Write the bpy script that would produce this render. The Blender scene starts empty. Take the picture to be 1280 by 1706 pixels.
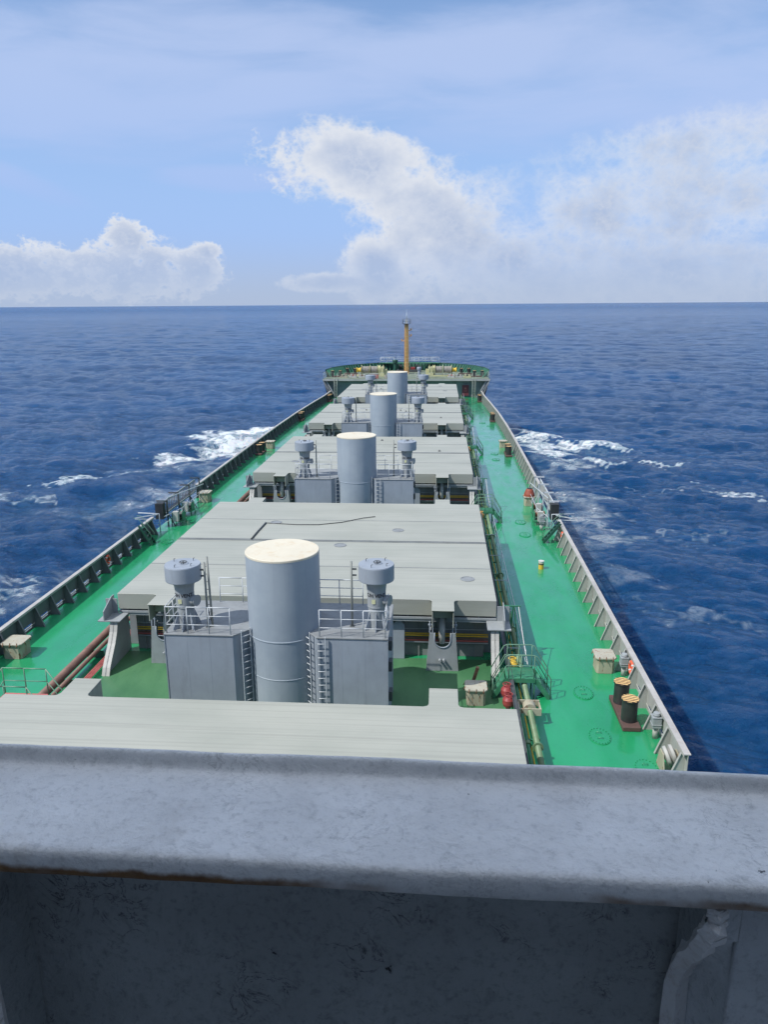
import bpy, math, random
import numpy as np
from mathutils import Vector, Matrix
R = math.radians
random.seed(7); rng = np.random.default_rng(7)
sc = bpy.context.scene
col = sc.collection

# ---------------------------------------------------------------- camera
CAM = Vector((6.285, 0.0, 16.4))
cd = bpy.data.cameras.new("camera"); cam = bpy.data.objects.new("camera", cd); col.objects.link(cam)
cd.sensor_fit = 'HORIZONTAL'; cd.sensor_width = 36; cd.lens = 36; cd.clip_start = 0.05; cd.clip_end = 200000
cam.matrix_world = Matrix.Translation(CAM) @ Matrix.Rotation(R(4.228), 4, 'Z') @ Matrix.Rotation(R(90 - 15.111), 4, 'X') @ Matrix.Rotation(R(-0.4), 4, 'Z')
sc.camera = cam
sc.view_settings.view_transform = 'Standard'; sc.view_settings.look = 'None'
sc.view_settings.exposure = 0.0; sc.view_settings.gamma = 1

# ---------------------------------------------------------------- sun
SUNV = Vector((-0.70, -0.42, 1.0)).normalized()
sd = bpy.data.lights.new("sun", 'SUN'); sd.energy = 4.5; sd.angle = R(0.5); sd.color = (1.0, 0.96, 0.90)
sun = bpy.data.objects.new("sun", sd); col.objects.link(sun)
sun.rotation_euler = SUNV.to_track_quat('Z', 'Y').to_euler(); sun.location = (-30, -20, 60)

# ---------------------------------------------------------------- node expression helper
class N:
    """tiny helper: node expressions on one tree"""
    def __init__(s, tree): s.t = tree; s.n = tree.nodes; s.l = tree.links
    def new(s, t, **kw):
        n = s.n.new(t)
        for k, v in kw.items(): setattr(n, k, v)
        return n
    def put(s, sock, v):
        if isinstance(v, bpy.types.NodeSocket): s.l.new(v, sock)
        elif v is not None: sock.default_value = v
    def m(s, op, a, b=None, c=None, clamp=False):
        n = s.new('ShaderNodeMath', operation=op, use_clamp=clamp)
        for i, v in enumerate((a, b, c)):
            if v is not None: s.put(n.inputs[i], v)
        return n.outputs[0]
    def noise(s, vec, scale, detail=4, rough=0.55, lac=2.0, dist=0.0, dims='3D'):
        n = s.new('ShaderNodeTexNoise', noise_dimensions=dims)
        s.put(n.inputs['Vector'], vec); n.inputs['Scale'].default_value = scale; n.inputs['Detail'].default_value = detail
        n.inputs['Roughness'].default_value = rough; n.inputs['Lacunarity'].default_value = lac; n.inputs['Distortion'].default_value = dist
        return n.outputs['Fac']
    def ramp(s, v, lo, hi, a=0.0, b=1.0, smooth=True):
        n = s.new('ShaderNodeMapRange'); n.interpolation_type = 'SMOOTHSTEP' if smooth else 'LINEAR'
        s.put(n.inputs['Value'], v); n.inputs['From Min'].default_value = lo; n.inputs['From Max'].default_value = hi
        n.inputs['To Min'].default_value = a; n.inputs['To Max'].default_value = b
        return n.outputs['Result']
    def mix(s, f, a, b):
        n = s.new('ShaderNodeMix', data_type='RGBA')
        s.put(n.inputs['Factor'], f)
        s.put(n.inputs[6], (*a, 1) if isinstance(a, tuple) and len(a) == 3 else a)
        s.put(n.inputs[7], (*b, 1) if isinstance(b, tuple) and len(b) == 3 else b)
        return n.outputs[2]
    def scale(s, vec, v):
        n = s.new('ShaderNodeMapping'); s.put(n.inputs['Vector'], vec); n.inputs['Scale'].default_value = v
        return n.outputs[0]
    def bump(s, h, strength, dist, normal=None):
        n = s.new('ShaderNodeBump'); s.put(n.inputs['Height'], h); n.inputs['Strength'].default_value = strength
        n.inputs['Distance'].default_value = dist
        if normal is not None: s.put(n.inputs['Normal'], normal)
        return n.outputs[0]

# ---------------------------------------------------------------- world: sky and clouds (by direction)
w = bpy.data.worlds.new("World"); sc.world = w; w.use_nodes = True
w.node_tree.nodes.clear(); g = N(w.node_tree)
tc = g.new('ShaderNodeTexCoord').outputs['Generated']
sky = g.new('ShaderNodeTexSky', sky_type='NISHITA', sun_disc=False)
sky.sun_elevation = math.asin(SUNV.z); sky.sun_rotation = math.atan2(SUNV.x, SUNV.y)
sky.altitude = 20; sky.air_density = 1.0; sky.dust_density = 0.3; sky.ozone_density = 5.0
bg1 = g.new('ShaderNodeBackground'); g.put(bg1.inputs[0], sky.outputs[0]); bg1.inputs[1].default_value = 0.15
xyz = g.new('ShaderNodeSeparateXYZ'); g.put(xyz.inputs[0], tc)
az = g.m('MULTIPLY', g.m('ARCTAN2', xyz.outputs[0], xyz.outputs[1]), 57.2958)
el = g.m('MULTIPLY', g.m('ARCSINE', xyz.outputs[2]), 57.2958)
cv = g.new('ShaderNodeCombineXYZ'); g.put(cv.inputs[0], az); g.put(cv.inputs[1], el); cvec = cv.outputs[0]
nbig = g.noise(g.scale(cvec, (1, 1.25, 1)), 0.21, 8, 0.56)
nfine = g.noise(g.scale(cvec, (1, 1.1, 1)), 0.75, 7, 0.55)
nwisp = g.noise(g.scale(cvec, (0.22, 1.0, 1)), 0.30, 7, 0.55, dist=0.4)
nb1 = g.noise(g.scale(cvec, (1, 1.15, 1)), 0.55, 4, 0.5); nb2 = g.noise(g.scale(cvec, (1, 1.15, 1)), 1.7, 4, 0.55)
billow = g.m('ADD', g.m('MULTIPLY', g.m('ABSOLUTE', g.m('SUBTRACT', nb1, 0.5)), -5.0), g.m('MULTIPLY', g.m('ABSOLUTE', g.m('SUBTRACT', nb2, 0.5)), -3.2))
billow = g.m('ADD', billow, 0.62)
def ell(ax, ex, ra, re, tilt=0.0):
    """1 in the centre of an ellipse in azimuth/elevation, falling to 0 at its rim and below"""
    da = g.m('SUBTRACT', az, ax); de = g.m('SUBTRACT', el, ex)
    if tilt: de = g.m('MULTIPLY_ADD', da, -tilt, de)
    q = g.m('ADD', g.m('POWER', g.m('ABSOLUTE', g.m('DIVIDE', da, ra)), 2), g.m('POWER', g.m('ABSOLUTE', g.m('DIVIDE', de, re)), 2))
    return g.m('SUBTRACT', 1.0, q)
def union(*e):
    r = e[0]
    for x in e[1:]: r = g.m('SMOOTH_MAX', r, x, 0.25)
    return r
warp = g.m('ADD', g.m('MULTIPLY', g.m('SUBTRACT', nbig, 0.5), 3.0), g.m('ADD', g.m('MULTIPLY', g.m('SUBTRACT', nfine, 0.5), 0.7), g.m('MULTIPLY', billow, g.ramp(az, -14, -8, 0.75, 0.36))))
body = union(ell(-6.0, 9.2, 6.2, 2.5, -0.10), ell(-2.2, 6.8, 5.2, 3.4, -0.2), ell(0.5, 4.6, 6.6, 4.4), ell(-4.5, 2.6, 2.6, 3.0), ell(-7.5, 1.5, 3.6, 0.7), ell(5.5, 2.6, 9, 3.6), ell(14.5, 6.2, 10.5, 3.8, 0.10), ell(13, 2, 14, 3.0), ell(17.5, 9.6, 9.5, 1.9, 0.05))
d1 = g.m('ADD', body, warp)
m1 = g.ramp(g.m('DIVIDE', g.m('ADD', d1, 0.1), g.ramp(az, -2, 7, 1.0, 2.2)), -0.15, 0.75)
left = union(ell(-21.4, 2.4, 4.6, 2.1), ell(-28, 2.2, 7.0, 1.9), ell(-17.4, 2.2, 2.4, 1.7), ell(-21.6, 4.3, 1.7, 1.4), ell(-16.3, 3.6, 0.9, 0.6), ell(-45, 3.5, 12, 3), ell(45, 4, 16, 4.5), ell(80, 6, 20, 5), ell(-85, 5, 20, 4))
d2 = g.m('ADD', left, g.m('MULTIPLY', warp, 1.05))
m2 = g.ramp(d2, -0.20, 0.60)
cum = g.m('MAXIMUM', m1, m2)
dd = g.m('MAXIMUM', d1, d2)
edge = g.m('SUBTRACT', 1.0, g.ramp(dd, 0.25, 1.35))
up = g.ramp(el, 1.0, 9.0)
litf = g.m('ADD', g.m('MULTIPLY', edge, 0.80), g.m('ADD', g.m('MULTIPLY', up, 0.26), g.m('ADD', g.m('MULTIPLY', g.m('SUBTRACT', nfine, 0.5), 0.5), g.m('MULTIPLY', billow, 0.42))), clamp=True)
ccol = g.mix(litf, (0.425, 0.515, 0.705), (0.75, 0.785, 0.855))
low = g.ramp(el, 1.0, 19.0, 0.95, 0.25)             # far air over the horizon
hz = g.m('MULTIPLY', low, 1.0)
cir = union(ell(-20, 14.0, 19, 4.6, 0.05), ell(14, 12.5, 18, 2.6, 0.04), ell(-14, 8.3, 5.5, 0.9), ell(-29, 8.0, 5, 0.9, -0.3), ell(2, 15.5, 22, 3.2))
mc = g.m('MULTIPLY', g.ramp(g.m('ADD', cir, g.m('MULTIPLY', g.m('SUBTRACT', nwisp, 0.5), 3.0)), -0.45, 1.05), 0.80)
base = g.new('ShaderNodeMixShader')
bgc = g.new('ShaderNodeBackground'); g.put(bgc.inputs[0], (0.55, 0.64, 0.88, 1)); bgc.inputs[1].default_value = 1.0
g.put(base.inputs[0], mc); g.put(base.inputs[1], bg1.outputs[0]); g.put(base.inputs[2], bgc.outputs[0])
hzs = g.new('ShaderNodeMixShader'); bgh = g.new('ShaderNodeBackground'); g.put(bgh.inputs[0], g.mix(g.ramp(el, 0.0, 5.5), (0.41, 0.51, 0.71), (0.35, 0.52, 0.90)))
g.put(hzs.inputs[0], hz); g.put(hzs.inputs[1], base.outputs[0]); g.put(hzs.inputs[2], bgh.outputs[0])
highs = g.new('ShaderNodeMixShader'); bg3 = g.new('ShaderNodeBackground'); g.put(bg3.inputs[0], (1.05, 1.12, 1.25, 1))   # unseen bright cloud high overhead, added to lift the ambient light
g.put(highs.inputs[0], g.m('MULTIPLY', g.ramp(el, 36, 58), g.ramp(nbig, 0.30, 0.60, 0.45, 0.95))); g.put(highs.inputs[1], hzs.outputs[0]); g.put(highs.inputs[2], bg3.outputs[0])
fin = g.new('ShaderNodeMixShader'); bg2 = g.new('ShaderNodeBackground'); g.put(bg2.inputs[0], ccol)
g.put(fin.inputs[0], g.m('MULTIPLY', cum, g.ramp(el, 0.2, 4.6, 0.30, 0.96))); g.put(fin.inputs[1], highs.outputs[0]); g.put(fin.inputs[2], bg2.outputs[0])
out = g.new('ShaderNodeOutputWorld'); g.put(out.inputs[0], fin.outputs[0])
w.cycles.sampling_method = 'MANUAL'; w.cycles.sample_map_resolution = 512

# ---------------------------------------------------------------- mesh builder
class MB:
    def __init__(s): s.v = []; s.f = []; s.sm = []
    def add(s, v, f, smooth=False, mat=None):
        o = len(s.v)
        if mat is not None: v = [tuple(mat @ Vector(p)) for p in v]
        s.v += [tuple(p) for p in v]; s.f += [tuple(o + i for i in q) for q in f]; s.sm += [smooth] * len(f); return s
    def box(s, x0, x1, y0, y1, z0, z1, mat=None):
        v = [(x, y, z) for z in (z0, z1) for y in (y0, y1) for x in (x0, x1)]
        return s.add(v, [(0, 2, 3, 1), (4, 5, 7, 6), (0, 1, 5, 4), (2, 6, 7, 3), (0, 4, 6, 2), (1, 3, 7, 5)], mat=mat)
    def bar(s, p, q, w, h=None):
        """rectangular bar from p to q"""
        h = h or w; p = Vector(p); q = Vector(q); d = (q - p); L = d.length; d.normalize()
        up = Vector((0, 0, 1)) if abs(d.z) < 0.95 else Vector((1, 0, 0))
        sx = d.cross(up).normalized() * w / 2; sz = sx.cross(d).normalized() * h / 2
        v = [a + i * sx + j * sz for a in (p, q) for j in (-1, 1) for i in (-1, 1)]
        return s.add(v, [(0, 2, 3, 1), (4, 5, 7, 6), (0, 1, 5, 4), (2, 6, 7, 3), (0, 4, 6, 2), (1, 3, 7, 5)])
    def tube(s, pts, r, n=8, closed=False):
        pts = [Vector(p) for p in pts]; m = len(pts); o = len(s.v); prev = None; rr = r if isinstance(r, (list, tuple)) else [r] * m
        for i, p in enumerate(pts):
            if closed: d = pts[(i + 1) % m] - pts[i - 1]
            else: d = pts[min(i + 1, m - 1)] - pts[max(i - 1, 0)]
            d.normalize()
            if prev is None:
                a = d.cross(Vector((0, 0, 1)) if abs(d.z) < 0.9 else Vector((1, 0, 0))).normalized()
            else: a = (prev - d * prev.dot(d)).normalized()
            prev = a; b = d.cross(a)
            for k in range(n):
                t = 2 * math.pi * k / n; s.v.append(tuple(p + (a * math.cos(t) + b * math.sin(t)) * rr[i]))
        segs = m if closed else m - 1
        for i in range(segs):
            j = (i + 1) % m
            for k in range(n):
                k2 = (k + 1) % n; s.f.append((o + i * n + k, o + i * n + k2, o + j * n + k2, o + j * n + k)); s.sm.append(n > 5)
        if not closed:
            s.f.append(tuple(o + k for k in range(n))[::-1]); s.f.append(tuple(o + (m - 1) * n + k for k in range(n))); s.sm += [False, False]
        return s
    def lathe(s, prof, cx=0, cy=0, z=0, n=32, mat=None, cap0=True, cap1=True):
        """prof: list of (r, z)"""
        v = []; f = []; sm = []
        # sharp corners: duplicate rings
        for i in range(len(prof) - 1):
            o = len(v)
            for (r, zz) in (prof[i], prof[i + 1]):
                v += [(cx + r * math.cos(2 * math.pi * k / n), cy + r * math.sin(2 * math.pi * k / n), z + zz) for k in range(n)]
            f += [(o + k, o + (k + 1) % n, o + n + (k + 1) % n, o + n + k) for k in range(n)]
        s.add(v, f, True, mat)
        if cap0: s.add([(cx + prof[0][0] * math.cos(2 * math.pi * k / n), cy + prof[0][0] * math.sin(2 * math.pi * k / n), z + prof[0][1]) for k in range(n)], [tuple(range(n))[::-1]], False, mat)
        if cap1: s.add([(cx + prof[-1][0] * math.cos(2 * math.pi * k / n), cy + prof[-1][0] * math.sin(2 * math.pi * k / n), z + prof[-1][1]) for k in range(n)], [tuple(range(n))], False, mat)
        return s
    def prism(s, poly, axis, a, b, mat=None):
        """polygon in the plane across axis ('x','y','z'), extruded from a to b"""
        n = len(poly)
        def P(q, t): return {'x': (t, q[0], q[1]), 'y': (q[0], t, q[1]), 'z': (q[0], q[1], t)}[axis]
        v = [P(q, a) for q in poly] + [P(q, b) for q in poly]
        f = [tuple(range(n))[::-1], tuple(range(n, 2 * n))] + [(i, (i + 1) % n, n + (i + 1) % n, n + i) for i in range(n)]
        return s.add(v, f, mat=mat)
    def shift(s, dx=0, dy=0, dz=0):
        s.v = [(x + dx, y + dy, z + dz) for x, y, z in s.v]; return s
    def flip(s, sx=1, sy=1):
        s.v = [(x * sx, y * sy, z) for x, y, z in s.v]
        if sx * sy < 0: s.f = [q[::-1] for q in s.f]
        return s
    def mesh(s, name, m, bevel=0.0, seg=1):
        me = bpy.data.meshes.new(name); me.from_pydata(s.v, [], s.f)
        me.polygons.foreach_set('use_smooth', s.sm); me.materials.append(m)
        import bmesh
        b = bmesh.new(); b.from_mesh(me); bmesh.ops.recalc_face_normals(b, faces=b.faces)
        b.to_mesh(me); b.free(); me.update(); return me
    def build(s, name, m, parent=None, bevel=0.0, seg=2, **tags):
        o = bpy.data.objects.new(name, s.mesh(name, m)); col.objects.link(o)
        if parent is not None: o.parent = parent
        if bevel:
            b = o.modifiers.new('bevel', 'BEVEL'); b.width = bevel; b.segments = seg; b.limit_method = 'ANGLE'; b.angle_limit = R(50)
        for k, v in tags.items(): o[k] = v
        return o

def thing(name, label, cat, loc=(0, 0, 0), rz=0.0, group=None):
    o = bpy.data.objects.new(name, None); col.objects.link(o); o.location = loc; o.rotation_euler = (0, 0, rz)
    o['label'] = label; o['category'] = cat; o.empty_display_size = 0.3
    if group: o['group'] = group
    return o
def dup(root, label, loc=None, rz=None, scale=None):
    def cp(o, par):
        c = o.copy(); col.objects.link(c)
        if par is not None: c.parent = par
        for ch in o.children: cp(ch, c)
        return c
    r = cp(root, None); r['label'] = label
    if loc is not None: r.location = loc
    if rz is not None: r.rotation_euler = (0, 0, rz)
    if scale is not None: r.scale = scale
    return r

# ---------------------------------------------------------------- materials
def newmat(name):
    m = bpy.data.materials.new(name); m.use_nodes = True; m.node_tree.nodes.clear(); g = N(m.node_tree)
    p = g.new('ShaderNodeBsdfPrincipled'); o = g.new('ShaderNodeOutputMaterial'); g.put(o.inputs[0], p.outputs[0])
    return m, g, p
def paint(name, c, rough=0.5, var=0.12, dirt=(0.20, 0.18, 0.14), dirt_amt=0.25, rust=0.0, scale=1.0, bumpy=0.15, streak=True, metal=0.0, spec=0.5):
    m, g, p = newmat(name)
    pos = g.new('ShaderNodeNewGeometry').outputs['Position']
    n1 = g.noise(g.scale(pos, (1, 1, 1)), 0.9 * scale, 6, 0.6)
    n2 = g.noise(g.scale(pos, (3.0, 3.0, 0.5) if streak else (3, 3, 3)), 1.6 * scale, 6, 0.65)
    n3 = g.noise(pos, 9 * scale, 4, 0.6)
    c = tuple(x * 0.86 for x in c); c0 = tuple(x * (1 - var) for x in c); c1 = tuple(min(1, x * (1 + var)) for x in c)
    cc = g.mix(g.ramp(n1, 0.3, 0.7), c0, c1)
    cc = g.mix(g.m('MULTIPLY', g.ramp(n2, 0.48, 0.80), dirt_amt), cc, dirt)
    if rust > 0:
        nr = g.noise(g.scale(pos, (2.2, 2.2, 0.7)), 2.3 * scale, 8, 0.7)
        rc = g.mix(n3, (0.10, 0.030, 0.012), (0.30, 0.11, 0.035))
        t = 0.80 - 0.32 * rust
        cc = g.mix(g.ramp(nr, t, t + 0.07), cc, rc)
    g.put(p.inputs['Base Color'], cc); g.put(p.inputs['Roughness'], g.ramp(n3, 0.2, 0.8, max(0.05, rough - 0.08), min(1, rough + 0.10)))
    p.inputs['Metallic'].default_value = metal; p.inputs['Specular IOR Level'].default_value = spec
    g.put(p.inputs['Normal'], g.bump(g.m('ADD', n3, g.m('MULTIPLY', n1, 3.0)), bumpy, 0.01))
    return m

M = {}
M['house'] = paint('blue_grey_paint', (0.32, 0.365, 0.42), 0.5, 0.08, (0.18, 0.19, 0.21), 0.35, 0.10, 0.8)
M['grey'] = paint('light_grey_paint', (0.31, 0.34, 0.355), 0.55, 0.10, (0.16, 0.15, 0.13), 0.35, 0.25)
M['coam'] = paint('coaming_grey_paint', (0.26, 0.28, 0.29), 0.6, 0.12, (0.12, 0.11, 0.10), 0.45, 0.2)
M['pale'] = paint('pale_weathered_paint', (0.47, 0.47, 0.44), 0.6, 0.10, (0.30, 0.27, 0.22), 0.4, 0.35)
M['cap'] = paint('cap_rail_paint', (0.44, 0.43, 0.41), 0.55, 0.12, (0.25, 0.17, 0.13), 0.55, 0.5)
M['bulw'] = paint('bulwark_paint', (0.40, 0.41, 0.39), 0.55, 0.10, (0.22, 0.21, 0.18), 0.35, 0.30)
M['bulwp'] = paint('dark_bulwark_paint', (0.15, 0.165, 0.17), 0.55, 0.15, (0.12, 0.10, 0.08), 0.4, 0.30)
M['rail'] = paint('rail_paint', (0.55, 0.59, 0.62), 0.5, 0.10, (0.25, 0.2, 0.15), 0.3, 0.25, 3)
M['grail'] = paint('green_painted_steel', (0.045, 0.22, 0.12), 0.45, 0.25, (0.15, 0.14, 0.08), 0.5, 0.25, 2)
M['pipeg'] = paint('pale_green_pipe', (0.15, 0.25, 0.13), 0.5, 0.2, (0.22, 0.14, 0.07), 0.5, 0.45, 1.5)
M['piper'] = paint('brown_pipe', (0.20, 0.11, 0.085), 0.6, 0.2, (0.10, 0.09, 0.07), 0.5, 0.3, 2)
M['yellow'] = paint('yellow_paint', (0.75, 0.50, 0.06), 0.5, 0.12, (0.3, 0.2, 0.05), 0.3, 0.2, 2)
M['paley'] = paint('pale_yellow_paint', (0.55, 0.54, 0.30), 0.55, 0.15, (0.25, 0.2, 0.1), 0.5, 0.3, 1.5)
M['orange'] = paint('mast_orange_paint', (0.62, 0.33, 0.11), 0.55, 0.2, (0.30, 0.14, 0.06), 0.4, 0.25, 2)
M['red'] = paint('red_paint', (0.30, 0.045, 0.045), 0.45, 0.15, (0.2, 0.05, 0.04), 0.3, 0.0, 2)
M['pinkred'] = paint('faded_red_paint', (0.50, 0.13, 0.12), 0.6, 0.15, (0.3, 0.15, 0.1), 0.4, 0.1, 2)
M['black'] = paint('black_paint', (0.030, 0.032, 0.034), 0.45, 0.3, (0.08, 0.06, 0.05), 0.35, 0.15, 2)
M['dark'] = paint('dark_grey_paint', (0.07, 0.08, 0.085), 0.5, 0.25, (0.12, 0.09, 0.06), 0.4, 0.2, 2)
M['brown'] = paint('brown_primer', (0.11, 0.065, 0.055), 0.65, 0.2, (0.08, 0.06, 0.05), 0.4, 0.1, 2)
M['box'] = paint('cream_rusted_paint', (0.42, 0.40, 0.30), 0.6, 0.12, (0.30, 0.20, 0.10), 0.6, 0.75, 1.3)
M['rope'] = paint('mooring_rope', (0.36, 0.34, 0.30), 0.9, 0.25, (0.12, 0.1, 0.08), 0.5, 0, 4, 0.5)
M['cream'] = paint('cream_top_paint', (0.70, 0.65, 0.52), 0.6, 0.05, (0.50, 0.36, 0.20), 0.6, 0.15, 0.6, streak=False)
M['orangebuoy'] = paint('lifebuoy_orange', (0.80, 0.13, 0.06), 0.6, 0.1, (0.5, 0.2, 0.1), 0.2, 0, 3)
M['white'] = paint('white_paint', (0.60, 0.60, 0.58), 0.5, 0.05, (0.4, 0.35, 0.3), 0.2, 0.05, 3)
M['darkred'] = paint('dark_red_sign_paint', (0.17, 0.035, 0.05), 0.5, 0.1, (0.1, 0.03, 0.03), 0.3, 0, 2)
M['inkgreen'] = paint('dark_green_paint', (0.018, 0.085, 0.06), 0.45, 0.2, (0.06, 0.08, 0.05), 0.4, 0.1, 1.5)
M['ink'] = paint('lettering_black', (0.03, 0.03, 0.035), 0.6, 0.1, (0.1, 0.1, 0.1), 0.2, 0, 3)
M['hull'] = paint('hull_paint', (0.05, 0.06, 0.09), 0.5, 0.2, (0.1, 0.06, 0.04), 0.4, 0.3, 0.6)

def hatch_mat():
    m, g, p = newmat('hatch_cover_paint')
    pos = g.new('ShaderNodeNewGeometry').outputs['Position']
    lines = g.noise(g.scale(pos, (0.06, 8.5, 1)), 1.0, 5, 0.65)
    broad = g.noise(g.scale(pos, (0.35, 0.8, 1)), 0.7, 5, 0.55)
    fine = g.noise(pos, 14, 4, 0.6)
    c = g.mix(g.ramp(broad, 0.3, 0.7), (0.305, 0.32, 0.28), (0.352, 0.363, 0.32))
    c = g.mix(g.m('MULTIPLY', g.ramp(lines, 0.46, 0.68), 0.42), c, (0.225, 0.23, 0.205))
    c = g.mix(g.m('MULTIPLY', g.ramp(g.noise(pos, 1.7, 8, 0.7), 0.60, 0.72), 0.16), c, (0.26, 0.24, 0.20))
    sp = g.noise(pos, 3.3, 9, 0.8)
    c = g.mix(g.m('MULTIPLY', g.ramp(sp, 0.735, 0.76), 0.5), c, (0.22, 0.14, 0.09))
    g.put(p.inputs['Base Color'], c); p.inputs['Roughness'].default_value = 0.55
    g.put(p.inputs['Normal'], g.bump(g.m('ADD', g.m('MULTIPLY', lines, 3), g.m('MULTIPLY', fine, 0.4)), 0.25, 0.02))
    return m
M['hatch'] = hatch_mat()

def deck_mat(name, c0, c1, rough, coat=1.0):
    m, g, p = newmat(name)
    pos = g.new('ShaderNodeNewGeometry').outputs['Position']
    a = g.noise(g.scale(pos, (0.6, 0.25, 1)), 0.8, 5, 0.6); b = g.noise(pos, 5, 6, 0.65); f = g.noise(pos, 22, 3, 0.6)
    c = g.mix(g.ramp(a, 0.3, 0.7), c0, c1)
    c = g.mix(g.m('MULTIPLY', g.ramp(b, 0.52, 0.75), 0.22), c, tuple(x * 0.6 for x in c0))
    c = g.mix(g.m('MULTIPLY', g.ramp(g.noise(pos, 2.6, 9, 0.75), 0.69, 0.72), 0.40), c, (0.06, 0.15, 0.07))
    g.put(p.inputs['Base Color'], c)
    g.put(p.inputs['Roughness'], g.ramp(a, 0.25, 0.75, rough - 0.05, rough + 0.10))
    g.put(p.inputs['Coat Weight'], g.m('MULTIPLY', g.ramp(g.noise(g.scale(pos, (1.0, 0.35, 1)), 1.3, 6, 0.65), 0.32, 0.62, 0.45, 1.0), coat)); p.inputs['Coat Roughness'].default_value = 0.10; p.inputs['Coat IOR'].default_value = 1.55
    # plates dished between the beams, faint weld ripples
    wv = g.new('ShaderNodeTexWave', wave_type='BANDS', bands_direction='Y'); g.put(wv.inputs['Vector'], pos)
    wv.inputs['Scale'].default_value = 0.36; wv.inputs['Distortion'].default_value = 1.5; wv.inputs['Detail'].default_value = 2
    h = g.m('ADD', g.m('MULTIPLY', a, 3.0), g.m('ADD', g.m('MULTIPLY', b, 0.35), g.m('MULTIPLY', wv.outputs['Fac'], 0.12)))
    g.put(p.inputs['Normal'], g.bump(h, 0.30, 0.02))
    return m
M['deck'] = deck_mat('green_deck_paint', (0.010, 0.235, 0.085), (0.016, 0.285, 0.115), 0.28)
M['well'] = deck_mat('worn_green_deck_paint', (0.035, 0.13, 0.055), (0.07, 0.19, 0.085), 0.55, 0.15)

def sea_mat():
    m, g, p = newmat('sea_water')
    pos = g.new('ShaderNodeNewGeometry').outputs['Position']
    at = g.new('ShaderNodeAttribute', attribute_name='foam').outputs['Fac']
    n1 = g.noise(g.scale(pos, (1, 0.55, 1)), 0.16, 10, 0.62, dist=0.6)
    n2 = g.noise(g.scale(pos, (1, 0.7, 1)), 1.1, 8, 0.65)
    n4 = g.noise(g.scale(pos, (0.7, 1.0, 1)), 0.02, 5, 0.55)
    vor = g.noise(g.scale(pos, (1, 0.8, 1)), 0.45, 9, 0.70, dist=1.4)
    lace = g.m('SUBTRACT', 1.0, g.m('MULTIPLY', g.m('ABSOLUTE', g.m('SUBTRACT', vor, 0.5)), 6.5), clamp=True)
    fo = g.m('ADD', g.m('MULTIPLY', at, 1.25), g.m('ADD', g.m('MULTIPLY', g.m('SUBTRACT', n1, 0.5), 1.6), g.m('MULTIPLY', g.m('SUBTRACT', n2, 0.5), 3.2)))
    thick = g.ramp(fo, 0.78, 1.25)
    thin = g.m('MULTIPLY', g.m('MULTIPLY', lace, g.ramp(g.m('ADD', at, g.m('MULTIPLY', g.m('SUBTRACT', n1, 0.5), 0.8)), 0.18, 0.62)), 0.55)
    foam = g.m('MAXIMUM', thick, thin)
    milky = g.ramp(at, 0.1, 0.8, 0.0, 0.55)
    c = g.mix(g.ramp(n4, 0.3, 0.7), (0.0026, 0.041, 0.125), (0.0042, 0.058, 0.172))
    c = g.mix(milky, c, (0.05, 0.17, 0.23))
    c = g.mix(foam, c, (0.70, 0.74, 0.76))
    g.put(p.inputs['Base Color'], c); dist_ = g.new('ShaderNodeVectorMath', operation='LENGTH'); g.put(dist_.inputs[0], pos)
    g.put(p.inputs['Roughness'], g.m('ADD', g.m('MULTIPLY', foam, 0.6), g.ramp(dist_.outputs['Value'], 150, 4000, 0.10, 0.27, smooth=False)))
    p.inputs['IOR'].default_value = 1.33; p.inputs['Specular IOR Level'].default_value = 0.42
    p.inputs['Subsurface Weight'].default_value = 0.5; p.inputs['Subsurface Radius'].default_value = (1.5, 4.0, 6.0); p.inputs['Subsurface Scale'].default_value = 1.0
    b1 = g.noise(g.scale(pos, (0.7, 1.0, 1)), 2.6, 6, 0.62, dist=0.3)
    b2 = g.noise(g.scale(pos, (0.6, 1.0, 1)), 0.85, 6, 0.6, dist=0.2)
    b3 = g.noise(g.scale(pos, (0.6, 1.0, 1)), 0.05, 4, 0.55)
    h = g.m('ADD', g.m('MULTIPLY', b1, 0.62), g.m('ADD', g.m('MULTIPLY', b2, 1.1), g.m('MULTIPLY', b3, 0.3)))
    h = g.m('ADD', h, g.m('MULTIPLY', foam, 0.15))
    g.put(p.inputs['Normal'], g.bump(h, 1.0, 1.0))
    return m
M['sea'] = sea_mat()

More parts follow.
